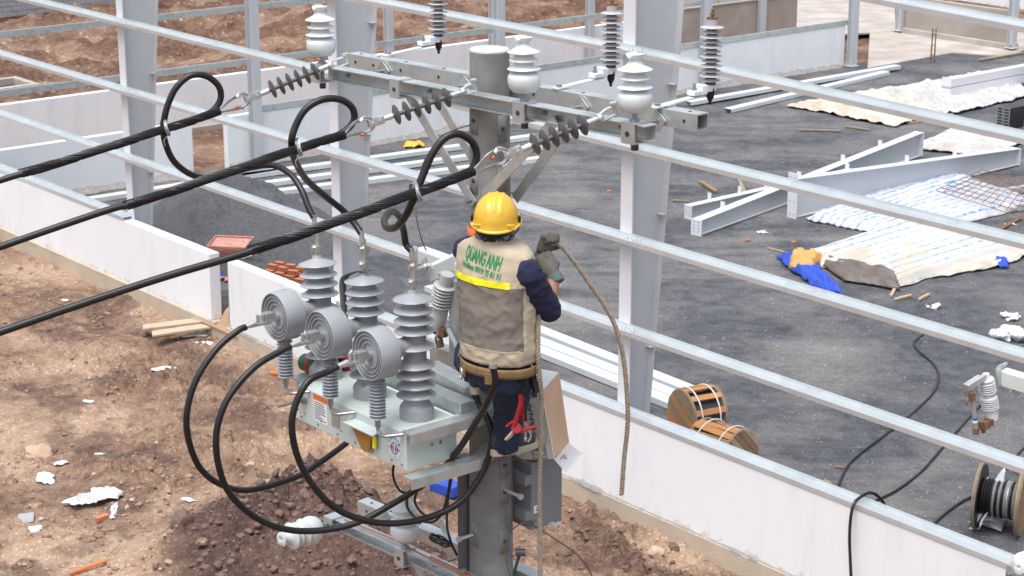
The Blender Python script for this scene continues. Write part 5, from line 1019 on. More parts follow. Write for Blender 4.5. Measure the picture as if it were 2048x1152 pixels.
# mounting frame to the pole
fr_ = thing('mounting_bracket', 'galvanized bent bracket clamping the switch to the pole', 'bracket', LP(0, .12, 8.3))
def angle_path(pts, w, h, name):
    mb = MB()
    for p_, q_ in zip(pts[:-1], pts[1:]):
        p_ = V(p_); q_ = V(q_); d_ = (q_ - p_).normalized(); s_ = Z.cross(d_).normalized(); mb.beam(p_ - d_ * .004, q_ + d_ * .004, w, .006); mb.beam(p_ - Z * h / 2 - s_ * w * .48 - d_ * .002, q_ - Z * h / 2 - s_ * w * .48 + d_ * .002, .006, h)
    return mb.build(name, MT['galv'], fr_, smooth=0)
ea = TA1 + .045
for zz, nm in ((TZ1 + .012, 'upper_bracket'), (TZ0 - .012, 'lower_bracket')):
    angle_path([LP(ea, .63, zz), LP(ea, .20, zz), LP(ea - .075, .075, zz + .01), LP(ea - .085, -.01, zz + .01)], .07, .05, nm)
angle_path([LP(TA0 - .03, .6, TZ1 + .012), LP(TA0 - .03, .28, TZ1 + .012), LP(-.13, .06, TZ1 + .02)], .07, .05, 'far_bracket')
mb = MB(); mb.beam(LP(-.62, .235, TZ1 + .03), LP(.12, .235, TZ1 + .03), .09, .07); mb.build('cross_channel', MT['galv'], fr_, smooth=0, bevel=.004)
mb = MB(); mb.beam(PB(860, 735, .12), PB(945, 783, .12), .10, .06); mb.build('cross_channel', MT['galv'], fr_, smooth=0, bevel=.004)
mb = MB(); mb.beam(LP(-.62, -.12, 8.5), LP(.05, -.12, 8.5), .05, .09); mb.build('rear_channel', MT['galv'], fr_, smooth=0, bevel=.004)
mb = MB(); mb.beam(PB(912, 560, -.1), PB(912, 790, -.1), .05, .05, up=B); mb.build('upright', MT['galv'], fr_, smooth=0)
mb = MB(); mb.lathe([(rp(8.45) + .003, 0), (rp(8.45) + .012, 0), (rp(8.45) + .012, .06), (rp(8.45) + .003, .06)], LP(0, 0, 8.41), Z, 32, cap=False); mb.build('pole_clamp', MT['galv'], fr_)
# black strap over the middle bushing
p0, ax = BUSH[1]; tp = p0 + ax * .60; pts = spline([tp + A * .03 + Z * .052, tp - A * .01 + B * .02 + Z * .045, tp - A * .08 + B * .045 + Z * .012, tp - A * .108 + B * .05 - Z * .03, tp - A * .105 + B * .052 - Z * .11, tp - A * .09 + B * .055 - Z * .20, tp - A * .085 + B * .05 - Z * .25], 5)
mb = MB(); vs = []
for i, q in enumerate(pts): w_ = .022 - .010 * i / len(pts); vs += [q + B * w_ - A * w_ * .3, q - B * w_ + A * w_ * .3]
mb.add(vs, [(2 * i, 2 * i + 1, 2 * i + 3, 2 * i + 2) for i in range(len(pts) - 1)]); o = mb.build('rubber_strap', MT['polymer_dark'], loc=tp); s_ = o.modifiers.new('s', 'SOLIDIFY'); s_.thickness = .004; tag(o, 'dark flat strap hung over the top of the middle bushing', 'strap')
# cordless drill resting on the tank
dc = PB(636, 752, .45); t = thing('cordless_drill', 'green and red cordless drill lying on the switch tank', 'drill', LP((dc - OP).dot(A), .45, TZ1)); pm('drill_green', (.01, .10, .05), .5)
c_ = LP((dc - OP).dot(A), .47, TZ1 + .055); mb = MB(); mb.lathe([(.02, -.09), (.045, -.085), (.05, -.03), (.05, .04), (.035, .07), (.02, .085)], c_, (A + Z * .1), 18); mb.build('motor_housing', MT['drill_green'], t)
mb = MB(); mb.lathe([(.051, -.02), (.0525, -.01), (.0525, .005), (.051, .012)], c_, (A + Z * .1), 18); mb.build('red_band', MT['tool_red'], t); mb = MB(); mb.lathe([(.02, .08), (.024, .09), (.018, .13), (.006, .14)], c_, (A + Z * .1), 14); mb.build('chuck', MT['dark_iron'], t)
mb = MB(); mb.beam(c_ - B * .02 - Z * .01, c_ + A * .02 - B * .14 - Z * .02, .04, .05); mb.build('grip', MT['black_rubber'], t, bevel=.008); mb = MB(); mb.box(c_ + A * .02 - B * .17 - Z * .015, .09, .06, .07, A, B, Z); mb.build('battery', MT['tool_red'], t, smooth=0, bevel=.008)

# ================================================================== JUMPERS
def jumper(name, pts, label, r=RC + .0005, endm=None, group='black jumper cables'):
    P = spline(pts, 10); t = thing(name, label, 'cable', P[0], group); mb = MB(); mb.tube(P, r, 14); mb.build('cable_run', MT['black_rubber'], t); return t, P
def tie(parent, c, d):
    mb = MB(); d = V(d).normalized(); u = d.orthogonal().normalized(); w_ = d.cross(u); pts = []
    for k in range(56): t_ = k * 2 * math.pi / 14; pts.append(c + d * (.004 * k / 14 - .01 + .006 * math.sin(k * .9)) + (u * math.cos(t_) * .042 + w_ * math.sin(t_) * .034) * (1 + .08 * math.sin(k * 1.7)))
    pts += [pts[-1] + d * .02 - Z * .02, pts[-1] + d * .015 - Z * .05]; mb.tube(pts, .0032, 5); mb.build('tie_wire', MT['steel_strand'], parent)
def topend(k):
    p0, ax = BUSH[k]; return p0 + ax * (.635 + .19)
def run(k, off, ntie, lst):
    """first along the line's own plane, then easing over to the plane of the bushings"""
    out = []
    for i, (x, y) in enumerate(lst):
        f = max(0.0, (i - ntie) / (len(lst) - 1 - ntie)); f = f * f * (3 - 2 * f); out.append(PL(x, y, LA[k], off).lerp(PB(x, y, .455), f))
    return out + [topend(k)]
l1 = run(0, .028, 9, [(395, 238), (425, 222), (441, 198), (437, 172), (412, 152), (380, 152), (352, 176), (334, 215), (327, 255), (332, 290), (350, 325), (385, 350), (430, 356), (480, 340), (540, 330), (578, 346), (602, 378), (617, 415)])
t_, _ = jumper('jumper_loop', l1, 'top left loop of black cable running to the left bushing'); tie(t_, PL(330, 256, LA[0], .014), PL(300, 267, LA[0]) - PL(360, 248, LA[0]))
l2 = run(1, .028, 8, [(655, 280), (690, 262), (708, 240), (704, 215), (680, 199), (645, 199), (612, 218), (592, 250), (583, 285), (590, 320), (612, 358), (650, 392), (686, 421), (709, 447)])
t_, _ = jumper('jumper_loop', l2, 'middle loop of black cable running to the middle bushing'); tie(t_, PL(594, 295, LA[1], .014), PL(560, 306, LA[1]) - PL(640, 284, LA[1]))
l3 = run(2, .028, 8, [(905, 362), (938, 345), (953, 315), (945, 285), (918, 268), (890, 276), (866, 305), (848, 345), (832, 385), (815, 425), (795, 452), (775, 456), (769, 440), (782, 423), (798, 432), (807, 460), (812, 488)])
t_, _ = jumper('jumper_loop', l3, 'nearest loop with small extra curl running to the right bushing'); tie(t_, PL(831, 385, LA[2], .014), PL(800, 396, LA[2]) - PL(860, 375, LA[2]))
def drum_end(k):
    p0, ax = BUSH[k]; return p0 + ax * .372 + B * (.275 + .165) - Z * .018
def low(k, lst): return [drum_end(k), drum_end(k) + B * .05 - Z * .012] + [PA(x, y, a) for x, y, a in lst]
jumper('lower_jumper', low(0, [(430, 702, -.80), (388, 770, -.80), (373, 850, -.80), (395, 928, -.80), (440, 968, -.80), (500, 980, -.82), (590, 955, -.86), (640, 925, -.9), (700, 880, -.95), (760, 825, -1.0)]), 'leftmost big black cable loop under the switch')
jumper('lower_jumper', low(1, [(505, 738, -.40), (450, 808, -.40), (432, 890, -.40), (455, 980, -.40), (520, 1040, -.40), (600, 1062, -.36), (700, 1050, -.28), (785, 1008, -.2), (870, 952, -.02)]) + [PY(915, 902, 8.86), PY(948, 850, 8.72), PY(974, 805, 8.58), PY(990, 765, 8.53), PY(986, 733, 8.52)], 'middle big black cable loop rising to a bare end at the belt')
ce = PY(986, 731, 8.52); mb = MB(); mb.cyl(ce - Z * .01, ce + Z * .012, .019, n=14); mb.cyl(ce + Z * .010, ce + Z * .0135, .009, n=10, mi=1); tag(mb.build('cable_end', [MT['alu'], MT['copper']], loc=ce), 'cut silver end of the black cable at the worker belt', 'cable end')
jumper('lower_jumper', low(2, [(612, 768, .0), (584, 842, .0), (602, 930, .0), (660, 1008, .02), (740, 1043, .06), (830, 1042, .1), (915, 1008, .16), (965, 945, .2), (984, 885, .22), (978, 845, .2), (962, 815, .15), (950, 790, .08)]), 'right big black cable loop passing in front of the pole')
# ================================================================== LOWER CROSSARMS AND GEAR
lfa = L_arm('channel_crossarm', 'lower front crossarm with copper wire along it', -1.12, 1.25, .10, 7.535); lra = box_arm('tube_crossarm', 'lower rear square crossarm behind the pole', -1.24, 1.5, -.185, 7.515)
for a_ in (-1.13, -.53): block(lfa, a_, .10, 7.535)
tie_rod(lfa, -.96, .125, -.20, 7.49); tie_rod(lfa, -.30, .125, -.20, 7.49)
brace(lfa, PB(818, 1100, .11), PB(880, 1230, .11)); brace(lra, PB(880, 1040, -.12), PB(955, 1190, -.12))
pin_insulator(arm_pt(-.49, .15, 7.543), UP, 'white pin insulator standing on the lower crossarm'); pin_insulator(arm_pt(-1.10, .205, 7.497), SB, 'white pin insulator lying sideways at the lower arm end')
mb = MB(); mb.tube(spline([arm_pt(-1.0, .15, 7.545), arm_pt(-.6, .135, 7.546), arm_pt(-.3, .16, 7.548), arm_pt(.2, .165, 7.549), arm_pt(.7, .16, 7.549)], 6), .005, 6); mb.tube(spline([arm_pt(-.3, .14, 7.547), arm_pt(.1, .15, 7.549), arm_pt(.5, .15, 7.549)], 6), .005, 6)
tag(mb.build('copper_wire', MT['copper'], loc=arm_pt(-.2, .15, 7.545)), 'bright copper ground wire laid on the lower crossarm', 'wire')
mb = MB()
for a_ in (-.02, .07): q = arm_pt(a_, .158, 7.545); mb.cyl(q, q + Z * .03, .011, n=8); mb.cyl(q + Z * .014, q + Z * .024, .019, n=6)
mb.build('clamp_bolts', MT['bolt'], lfa)
w0 = [PY(1022, 760, 9.1), PY(1023, 900, 9.1), PY(1024, 990, 9.1), PY(1022, 1060, 9.09), PY(1012, 1085, 9.08), PY(1014, 1130, 9.06), PY(1030, 1180, 9.05)]
mb = MB(); mb.tube(spline(w0, 6), .0035, 6); mb.tube(spline([PY(1020, 1062, 9.1), PY(1045, 1046, 9.1), PY(1068, 1052, 9.15), PY(1110, 1078, 9.2), PY(1160, 1115, 9.25), PY(1195, 1170, 9.3)], 6), .0035, 6); tag(mb.build('ground_wire', MT['copper_dull'], loc=w0[0]), 'thin brown ground wire down the pole and across to the right', 'wire')
mb = MB(); mb.tube(spline([PB(940, 250, .1), PB(905, 262, .12), PB(870, 290, .14), PB(845, 330, .16), PB(834, 385, .2), PB(832, 430, .22), PB(842, 475, .2), PB(852, 500, .15)], 6), .003, 6); tag(mb.build('ground_wire', MT['copper_dull'], loc=PB(940, 250, .1)), 'thin copper wire curving left from the upper pole', 'wire')
# cabinet, conduit, clamp wrench
KA, KB0, KB1, KZ0, KZ1 = .155, -.335, -.135, 7.755, 8.11
cab = thing('control_cabinet', 'dark grey steel control cabinet mounted behind the pole', 'cabinet', LP(0, -.23, KZ0))
mb = MB(); mb.box(LP(KA - .16, (KB0 + KB1) / 2, (KZ0 + KZ1) / 2), .32, KB1 - KB0, KZ1 - KZ0, A, B, Z); mb.build('case', MT['cabinet'], cab, smooth=0, bevel=.006)
mb = MB(); mb.box(LP(KA - .16, (KB0 + KB1) / 2, KZ1 + .004), .35, KB1 - KB0 + .03, .014, A, B, Z); mb.build('lid', MT['cabinet'], cab, smooth=0, bevel=.003)
mb = MB(); mb.box(LP(KA + .002, -.165, 7.865), .003, .035, .04, A, B, Z); st = mb.build('earth_sticker', MT['print_white'], cab, smooth=0); mb = MB()
for dz, w_ in ((.006, .002), (-.002, .012), (-.006, .008), (-.010, .004)): mb.box(LP(KA + .004, -.165, 7.865 + dz), .001, w_, .0022 if dz < 0.005 else .012, A, B, Z)
mb.build('earth_symbol', MT['print_black'], st, smooth=0)
for z_ in (7.84, 8.03): mb = MB(); mb.box(LP(KA - .06, -.115, z_), .12, .045, .05, A, B, Z); mb.build('mount_lug', MT['cabinet'], cab, smooth=0)
mb = MB(); q = LP(KA, -.145, 7.80); mb.cyl(q, q + A * .02, .011, n=8); mb.build('earth_bolt', MT['bolt'], cab); mb = MB(); mb.box(LP(KA + .01, -.26, KZ0 + .008), .06, .03, .008, A, B, Z); mb.build('foot_tab', MT['galv_pale'], cab, smooth=0)
cx = V((PY(928, 980, 9.22).x, 9.22, 0)); mb = MB(); mb.cyl(cx + Z * 0, cx + Z * 8.13, .033, n=20); mb.lathe([(.035, 8.06), (.04, 8.065), (.04, 8.13), (.035, 8.135)], cx, Z, 20); t = thing('conduit_pipe', 'dark plastic conduit running down the left of the pole', 'conduit', V((cx.x, cx.y, -.3))); mb.build('pipe', MT['conduit'], t); mb = MB(); mb.cyl(cx - Z * .8, cx + Z * .02, .036, n=16); mb.build('socket', MT['conduit'], t)
wr = PY(1040, 1105, 9.0); t = thing('socket_wrench', 'black socket wrench stuck on the lower rear crossarm', 'wrench', wr); mb = MB(); mb.tube([wr + V((-.03, .02, -.12)), wr + V((-.005, 0, -.02)), wr], [.007, .009, .012], 8); mb.build('handle', MT['dark_iron'], t); mb = MB(); mb.cyl(wr - V((.022, 0, 0)), wr + V((.026, 0, 0)), .019, n=12); mb.ball(wr, .02, n=10); mb.build('head', MT['dark_iron'], t)
# thin control cables below the tank
for pts, l in (([(788, 925, .3), (786, 950, .3), (795, 975, .25), (812, 985, .2), (850, 968, .15), (880, 935, .1)], 'thin black control cable hanging left under the tank'), ([(840, 962, .2), (818, 985, .2), (815, 1015, .2), (838, 1040, .2), (870, 1042, .18), (892, 1010, .15), (900, 960, .12), (908, 940, .1)], 'thin black control cable coiled before the lower insulator'), ([(836, 975, .2), (830, 1005, .2), (850, 1030, .2), (880, 1030, .18), (896, 985, .13), (902, 945, .1)], 'second thin control cable in the coil under the tank'), ([(905, 945, .1), (896, 1000, .12), (894, 1050, .15), (902, 1085, .15), (914, 1110, .1)], 'thin black control cable running down to the conduit')):
    mb = MB(); P = spline([PB(x, y, b) for x, y, b in pts], 8); mb.tube(P, .0065, 8); tag(mb.build('control_cable', MT['black_rubber'], loc=P[0]), l, 'cable', 'thin control cables')
mb = MB(); c_ = PB(880, 1088, .16); pts = []
for k in range(60): t_ = k * 2 * math.pi / 15; pts.append(c_ + A * (.075 + .01 * math.sin(k)) * math.cos(t_) + B * .02 * math.sin(t_) + Z * (.012 * math.sin(t_ + k * .13) + .02))
mb.tube(pts, .0055, 6); tag(mb.build('cable_coil', MT['black_rubber'], loc=c_), 'flat coil of thin black cable on the lower crossarm', 'cable coil')
# cardboard carton on the cabinet
bx = thing('cardboard_carton', 'open grey printed carton with tan flap standing on the cabinet', 'carton', LP(.18, -.2, KZ1 + .012)); bf = -.125; bb2 = -.315
BL, BR, TR, TL = PB(1020, 921, bf), PB(1108, 919, bf), PB(1083, 785, bf), PB(1008, 770, bf)
def plate4(name, q, nrm, th, mat, parent=bx): mb = MB(); n_ = V(nrm) * th; mb.hexa([*q, *[p_ + n_ for p_ in q]]); return mb.build(name, MT[mat], parent, smooth=0)
fp = plate4('printed_panel', [BL, BR, TR, TL], -B, .005, 'card_grey'); BR2, TR2 = PB(1137, 886, bb2), PB(1117, 746, bb2); BL2, TL2 = BL + (BR2 - BR), TL + (TR2 - TR)
plate4('tan_flap', [BR, BR2, TR2, TR], -A, .005, 'card'); plate4('back_panel', [BL2, BR2, TR2, TL2], -B, .005, 'card'); plate4('bottom_panel', [BL, BR, BR2, BL2], Z, .004, 'card'); plate4('side_panel', [BL, BL2, TL2, TL], A, .005, 'card_grey')
plate4('white_top_flap', [TR, TR2 , TL2.lerp(TR2, .25), TL.lerp(TR, .25)], Z, .004, 'card_white')
lf = [BR + A * .002, BR2 + A * .002, PA(1165, 907, .50), PA(1132, 946, .52)]; lp = plate4('loose_label_flap', lf, A, .003, 'card_white'); mb = MB()
fu = (lf[1] - lf[0]).normalized(); fv = (lf[3] - lf[0]); fv = (fv - fu * fv.dot(fu)).normalized(); fn = fu.cross(fv); fn = fn if fn.dot(A) > 0 else -fn
for k in range(7): mb.box(lf[0].lerp(lf[2], .5) + fv * (.035 - k * .012) * -1 + fu * .01 + fn * .0045, .06 - .03 * (k % 3 == 1), .0035, .001, fu, fv, fn)
mb.build('label_print', MT['print_black'], lp, smooth=0)
eu = (BR - BL).normalized(); ev = (TR - BR); ev = (ev - eu * ev.dot(eu)).normalized(); en = eu.cross(ev); en = en if en.dot(B) > 0 else -en
def onp(s, t): return BL.lerp(BR, s) + (TL.lerp(TR, s) - BL.lerp(BR, s)) * t + en * .0025
gc = onp(.62, .46); mb = MB(); mb.tube([gc + eu * .112 * math.cos(t_) + ev * .112 * math.sin(t_) for t_ in np.linspace(0, 2 * math.pi, 41)], .009, 4, flat=.2)
for v_ in mb.v: v_ -= en * ((v_ - gc).dot(en)) * .85
mb.build('green_ring', MT['print_green'], fp, smooth=0)
lettering(fp, 'ALPHANAM', .052, onp(.66, .5), ev, -eu if (ev.cross(-eu)).dot(en) > 0 else eu, 'print_black', 'brand_letters', lift=.002)
mb = MB(); mb.box(onp(.7, .94), .10, .03, .001, eu, ev, en); nb_ = mb.build('blue_tab', MT['print_blue'], fp, smooth=0); lettering(fp, '24', .03, onp(.70, .94), ev, -eu if (ev.cross(-eu)).dot(en) > 0 else eu, 'print_white', 'tab_number', True, lift=.002)
mb = MB(); ic = onp(.70, .11)
for r_ in ((.055, .03),): mb.tube([ic + eu * x * r_[0] + ev * y * r_[1] for x, y in ((-1, -1), (1, -1), (1, 1), (-1, 1), (-1, -1))], .0016, 4)
mb.tube([ic + eu * (.03 + .018 * math.cos(t_)) + ev * .018 * math.sin(t_) for t_ in np.linspace(0, 6.3, 16)], .0016, 4); mb.tube([ic + eu * x - ev * .012 + ev * y for x, y in ((-.045, 0), (-.045, .025), (-.005, .025), (-.005, 0), (-.045, 0))], .0014, 4); mb.build('carton_icon', MT['print_black'], fp)
# ================================================================== MIDDLE ARM AND CUTOUTS
ma = thing('short_crossarm', 'pale square crossarm left of the worker carrying the cutout', 'crossarm', LP(-.3, -.16, 8.95)); mb = MB(); q0 = PB(838, 508, -.16); q1 = q0 + A * .95 - Z * .01; mb.beam(q0, q1, .08, .075); mb.build('tube', MT['galv_pale'], ma, smooth=0, bevel=.004)
mb = MB(); mb.beam(PB(855, 548, -.02), PB(960, 500, -.25), .05, .075); mb.build('diagonal_bar', MT['galv_pale'], ma, smooth=0, bevel=.003)
mb = MB(); c_ = PB(853, 533, .0); mb.box(c_, .075, .006, .075, (A * .7 + Z * .7).normalized(), B, (Z * .7 - A * .7).normalized()); mb.cyl(c_ - B * .03, c_ + B * .055, .009, n=8); mb.cyl(c_ + B * .006, c_ + B * .022, .017, n=6); mb.build('plate_bolt', MT['galv'], ma, smooth=30)
mb = MB(); mb.beam(PB(829, 495, -.06), PB(829, 551, -.06), .012, .036, up=B); mb.cyl(PB(829, 497, -.06), PB(829, 497, -.05), .014, n=8); mb.tube([PB(829, 541, -.06), PB(852, 536, -.03), PB(858, 540, -.02)], .005, 6); mb.build('hanger_plate', MT['galv'], ma, smooth=30)
mb = MB(); mb.tube(spline([PB(852, 520, -.02), PB(853, 548, -.02), PB(862, 552, -.03), PB(880, 548, -.06), PB(892, 552, -.06)], 5), .009, 8); mb.build('hook_strap', MT['galv'], ma)
def cutout_one():
    top = PB(895, 548, -.06); bot = PB(872, 655, -.06); ax = (bot - top).normalized(); L = (bot - top).length; t = thing('fuse_cutout', 'grey porcelain fuse cutout half hidden behind the worker', 'cutout', bot); pr = [(.034, 0), (.036, .05)]
    for k in range(7): z_ = .06 + k * .0185; pr += [(.036, z_), (.058, z_ + .003), (.060, z_ + .006), (.056, z_ + .008), (.036, z_ + .010)]
    pr += [(.042, .195), (.046, .20), (.044, L)]
    mb = MB(); mb.lathe(pr, top, ax, 26); mb.build('porcelain', MT['arrester'] if False else MT['porcelain_grey'], t, smooth=50)
    mb = MB(); q = bot + ax * .01 ; mb.cyl(bot - ax * .01, bot + ax * .035, .014, n=10); mb.box(q + A * .05 + Z * .0, .07, .03, .05, A, B, Z); mb.box(q + A * .03 - Z * .06, .035, .03, .06, (A + Z * .3).normalized(), B, (Z - A * .3).normalized()); mb.build('hinge_contact', MT['brown_bronze'], t, smooth=0, bevel=.005)
    mb = MB(); mb.cyl(PB(896, 658, -.06), PB(922, 712, -.06), .014, n=12); mb.build('fuse_tube', MT['polymer'], t); mb = MB(); q = PB(878, 662, -.05); mb.tube([q, q - Z * .03 - A * .02, q - Z * .05], .008, 8); mb.build('line_clamp', MT['alu'], t)
pm('porcelain_grey', (.50, .50, .49), .25, 0, (.46, .46, .45), 8); cutout_one()
Y2 = 10.3
def q2(x, y, d=0): return PY(x, y, Y2 + d)
ar = thing('reaching_crossarm', 'pale square crossarm entering from the right edge', 'crossarm', q2(2005, 745)); mb = MB(); e0 = q2(2003, 752); mb.beam(e0, e0 + A * 1.45, .08, .085); mb.build('tube', MT['galv_pale'], ar, smooth=0, bevel=.004)
mb = MB(); c_ = q2(2026, 770) - V((0, .07, 0)); mb.box(c_, .07, .006, .07, (A * .7 + Z * .7).normalized(), B, (Z * .7 - A * .7).normalized()); mb.cyl(c_ - B * .02, c_ + B * .05, .009, n=8); mb.build('plate_bolt', MT['galv'], ar, smooth=30)
mb = MB(); mb.beam(q2(1997, 736, -.05), q2(2000, 782, -.05), .012, .04, up=B); mb.cyl(q2(1997, 735, -.05), q2(2012, 728, .04), .012, n=8); mb.cyl(q2(2000, 768, -.05), q2(2016, 765, -.02), .007, n=8); mb.build('hanger_plate', MT['galv'], ar, smooth=30)
top = q2(1970, 748, -.1); bot = q2(1985, 838, -.1); ax = (bot - top).normalized(); L = (bot - top).length; t = thing('fuse_cutout', 'white ribbed fuse cutout hanging at the right over the yard', 'cutout', bot)
pr = [(.012, -.002), (.024, 0), (.026, .02), (.040, .024), (.046, .034)]
for z0 in (.05, .145):
    for k in range(5): z_ = z0 + k * .0125; pr += [(.034, z_), (.047, z_ + .002), (.048, z_ + .005), (.046, z_ + .008), (.034, z_ + .0095)]
    if z0 < .1: pr += [(.033, .115), (.032, .13), (.046, .136), (.047, .143)]
pr += [(.036, .212), (.034, L)]
mb = MB(); mb.lathe(pr, top, ax, 26); mb.build('porcelain', MT['porcelain'], t, smooth=50)
mb = MB(); mb.beam(q2(1932, 775, -.2), q2(1968, 752, -.12), .04, .035); mb.build('contact_hood', MT['galv'], t, smooth=0, bevel=.003); mb = MB(); mb.tube([q2(1962, 752, -.12), q2(1958, 744, -.12)], .012, 8); mb.tube([q2(1925, 782, -.2), q2(1935, 790, -.2), q2(1945, 785, -.2)], .005, 6); mb.tube([q2(1938, 806, -.2) + V((.014 * math.cos(k), 0, .016 * math.sin(k))) for k in np.linspace(0, 6.3, 14)], .004, 6); mb.build('pull_ring', MT['brown_bronze'], t)
mb = MB(); mb.cyl(q2(1945, 790, -.2), q2(1952, 862, -.18), .0135, n=12); tb = mb.build('fuse_tube', MT['polymer'], t); mb = MB(); mb.cyl(q2(1949, 836, -.19), q2(1950, 840, -.19), .0145, n=12); mb.build('blue_band', MT['print_blue'], tb); mb = MB(); mb.cyl(q2(1949.3, 840, -.19), q2(1949.8, 845, -.19), .0145, n=12); mb.build('white_band', MT['print_white'], tb)
mb = MB(); mb.cyl(q2(1943, 785, -.2), q2(1945, 800, -.2), .019, n=8); mb.build('upper_ferrule', MT['brown_bronze'], t); mb = MB(); mb.cyl(q2(1952, 855, -.18), q2(1952, 868, -.18), .02, n=8); mb.box(q2(1968, 850, -.15), .06, .04, .045, (A + Z * .3).normalized(), B, (Z - A * .3).normalized()); mb.box(q2(1978, 843, -.12), .05, .03, .04, A, B, Z); mb.cyl(q2(1966, 855, -.15), q2(1967, 866, -.15), .013, n=8); mb.build('hinge_contact', MT['brown_bronze'], t, smooth=0, bevel=.005)
# lower right corner arm
p_ = PY(2020, 1138, 10.1); t = thing('corner_crossarm', 'end of a galvanized crossarm in the bottom right corner', 'crossarm', p_); mb = MB(); mb.beam(p_, p_ + A * 1.3, .08, .085); mb.build('tube', MT['galv'], t, smooth=0, bevel=.003); mb = MB(); c_ = p_ + B * .042 + A * .03 - Z * .01; mb.cyl(c_, c_ + B * .02, .012, n=6); mb.build('bolt', MT['bolt'], t)
pin_insulator(PY(2082, 1120, 10.1), (B + A * .2 + Z * .2), 'white insulator partly cut off in the bottom right corner')
# blue crate seen between tank and conduit
c_ = onterr(893, 985); mb = MB(); mb.box(c_ + Z * .09, .5, .28, .18, V((.75, -.6, 0)).normalized(), V((.6, .75, 0)).normalized()); tag(mb.build('blue_board', MT['blue_cloth'], loc=c_, smooth=0, bevel=.02), 'blue plastic box on the dirt just left of the pole', 'box')
# ================================================================== THE WORKER
PHI = R(42); RT = V((math.cos(PHI), -math.sin(PHI), 0)); FW = V((math.sin(PHI), math.cos(PHI), 0))
Pb = PY(998, 735, 8.76); Nb = PY(990, 470, 8.83)
man = thing('person', 'worker in yellow helmet and beige vest seen from behind, holding a rope', 'person', PY(1015, 905, 9.0))
def tc_(t): return Pb.lerp(Nb, t)
RINGS = [(.085, .190, .136), (.10, .196, .142), (.16, .200, .145), (.26, .195, .141), (.42, .194, .138), (.58, .200, .132), (.70, .208, .128), (.79, .214, .120), (.86, .210, .110), (.905, .204, .106), (.94, .182, .100), (.968, .132, .090), (.995, .078, .074), (1.012, .074, .070)]
def ring_at(t):
    for (t0, w0, d0), (t1, w1, d1) in zip(RINGS[:-1], RINGS[1:]):
        if t0 <= t <= t1: f = (t - t0) / (t1 - t0); f = f * f * (3 - 2 * f) * .5 + f * .5; return w0 + (w1 - w0) * f, d0 + (d1 - d0) * f
    return RINGS[-1][1:] if t > 1 else RINGS[0][1:]
def torso(t, th, grow=0.0):          # th = 0 at the middle of the back, + towards the right arm
    w, d = ring_at(t); w += grow; d += grow; c, s = math.cos(th), math.sin(th); e = .86
    x = w * math.copysign(abs(s) ** e, s); y = -d * math.copysign(abs(c) ** e, c)
    p = tc_(t) + RT * x + FW * y
    if t > .8: p -= Z * .12 * max(0, abs(x) - .07) * min(1, (t - .8) * 6)
    return p
def wr_(p, t, th):
    q = p * 11; n1 = noise.noise(V((q.x + q.z * .7, q.y, q.z * .9 - q.x * .5))); n2 = noise.noise(V((p.x * 30 + p.z * 22, p.y * 30, p.z * 26 - p.x * 14)))
    sag = max(0, .5 - abs(t - .3)) * 2; rg = (1 - abs(noise.noise(V((p.x * 9 + p.z * 7 + 2, p.y * 9, p.z * 10 - p.x * 5))))) ** 6; r2 = (1 - abs(noise.noise(V((p.x * 15 - p.z * 9, p.y * 15, p.z * 13 + p.x * 11))))) ** 8; flat_ = 1 - .85 * max(0, min(1, (t - .70) * 14, (.95 - t) * 14, (1.15 - abs(th)) * 5)); return flat_ * (.0045 * n1 * (.5 + sag) + .003 * n2 + .006 * (rg - .3) + .0045 * (r2 - .25))
NT, NH = 72, 120; mb = MB(); vs = []
for i in range(NT + 1):
    t = RINGS[0][0] + (RINGS[-1][0] - RINGS[0][0]) * i / NT
    for j in range(NH):
        th = -math.pi + 2 * math.pi * j / NH; p = torso(t, th); n_ = (p - tc_(t)); n_.z = 0; n_.normalize(); vs.append(p + n_ * wr_(p, t, th))
fs = []; mi = []
for i in range(NT):
    t = RINGS[0][0] + (RINGS[-1][0] - RINGS[0][0]) * (i + .5) / NT
    for j in range(NH):
        th = -math.pi + 2 * math.pi * (j + .5) / NH; fs.append((i * NH + j, i * NH + (j + 1) % NH, (i + 1) * NH + (j + 1) % NH, (i + 1) * NH + j))
        bot = .205
        mi.append(1 if (bot < t < .672 and -1.62 < th < 1.38) else 0)
mb.add(vs, fs); mb.m = mi; vest = mb.build('vest', [MT['vest'], MT['vest_mesh']], man, smooth=80)
bv = BVHTree.FromPolygons(vs, fs)
def on_back(c, x, y, lift=.0025):
    o = c + RT * x + Z * y - FW * .6; h = bv.ray_cast(o, FW); return (h[0] - FW * lift) if h[0] is not None else o + FW * .45
# stripe, hem, seams
def band(name, t0, t1, th0, th1, mat, lift=.003, n=60, slope=0.0):
    mb = MB(); vs_ = []
    for k in range(n + 1):
        th = th0 + (th1 - th0) * k / n
        for e in range(4):
            t = t0 + (t1 - t0) * e / 3 + slope * (th - th0); p = torso(t, th); n_ = p - tc_(t); n_.z = 0; n_.normalize(); vs_.append(p + n_ * (lift + wr_(p, t, th)))
    mb.add(vs_, [(k * 4 + e, k * 4 + e + 1, (k + 1) * 4 + e + 1, (k + 1) * 4 + e) for k in range(n) for e in range(3)]); return mb.build(name, mat, vest, smooth=80)
band('reflective_stripe', .672, .722, -1.55, .86, MT['hivis']); band('hem', .087, .125, -math.pi, math.pi, MT['vest'], .002, 90); band('panel_seam', .200, .212, -1.2, 1.2, MT['vest'], .003)
def vest_text(txt, size, t, s, mat, name, bold, sq, rot=-.12):
    v2, f2 = text_mesh(txt, size, bold, sq); c = tc_(t) + RT * s; mb = MB(); mb.add([on_back(c, x * math.cos(rot) - y * math.sin(rot), x * math.sin(rot) + y * math.cos(rot)) for x, y in v2], f2); return mb.build(name, MT[mat], vest, smooth=0)
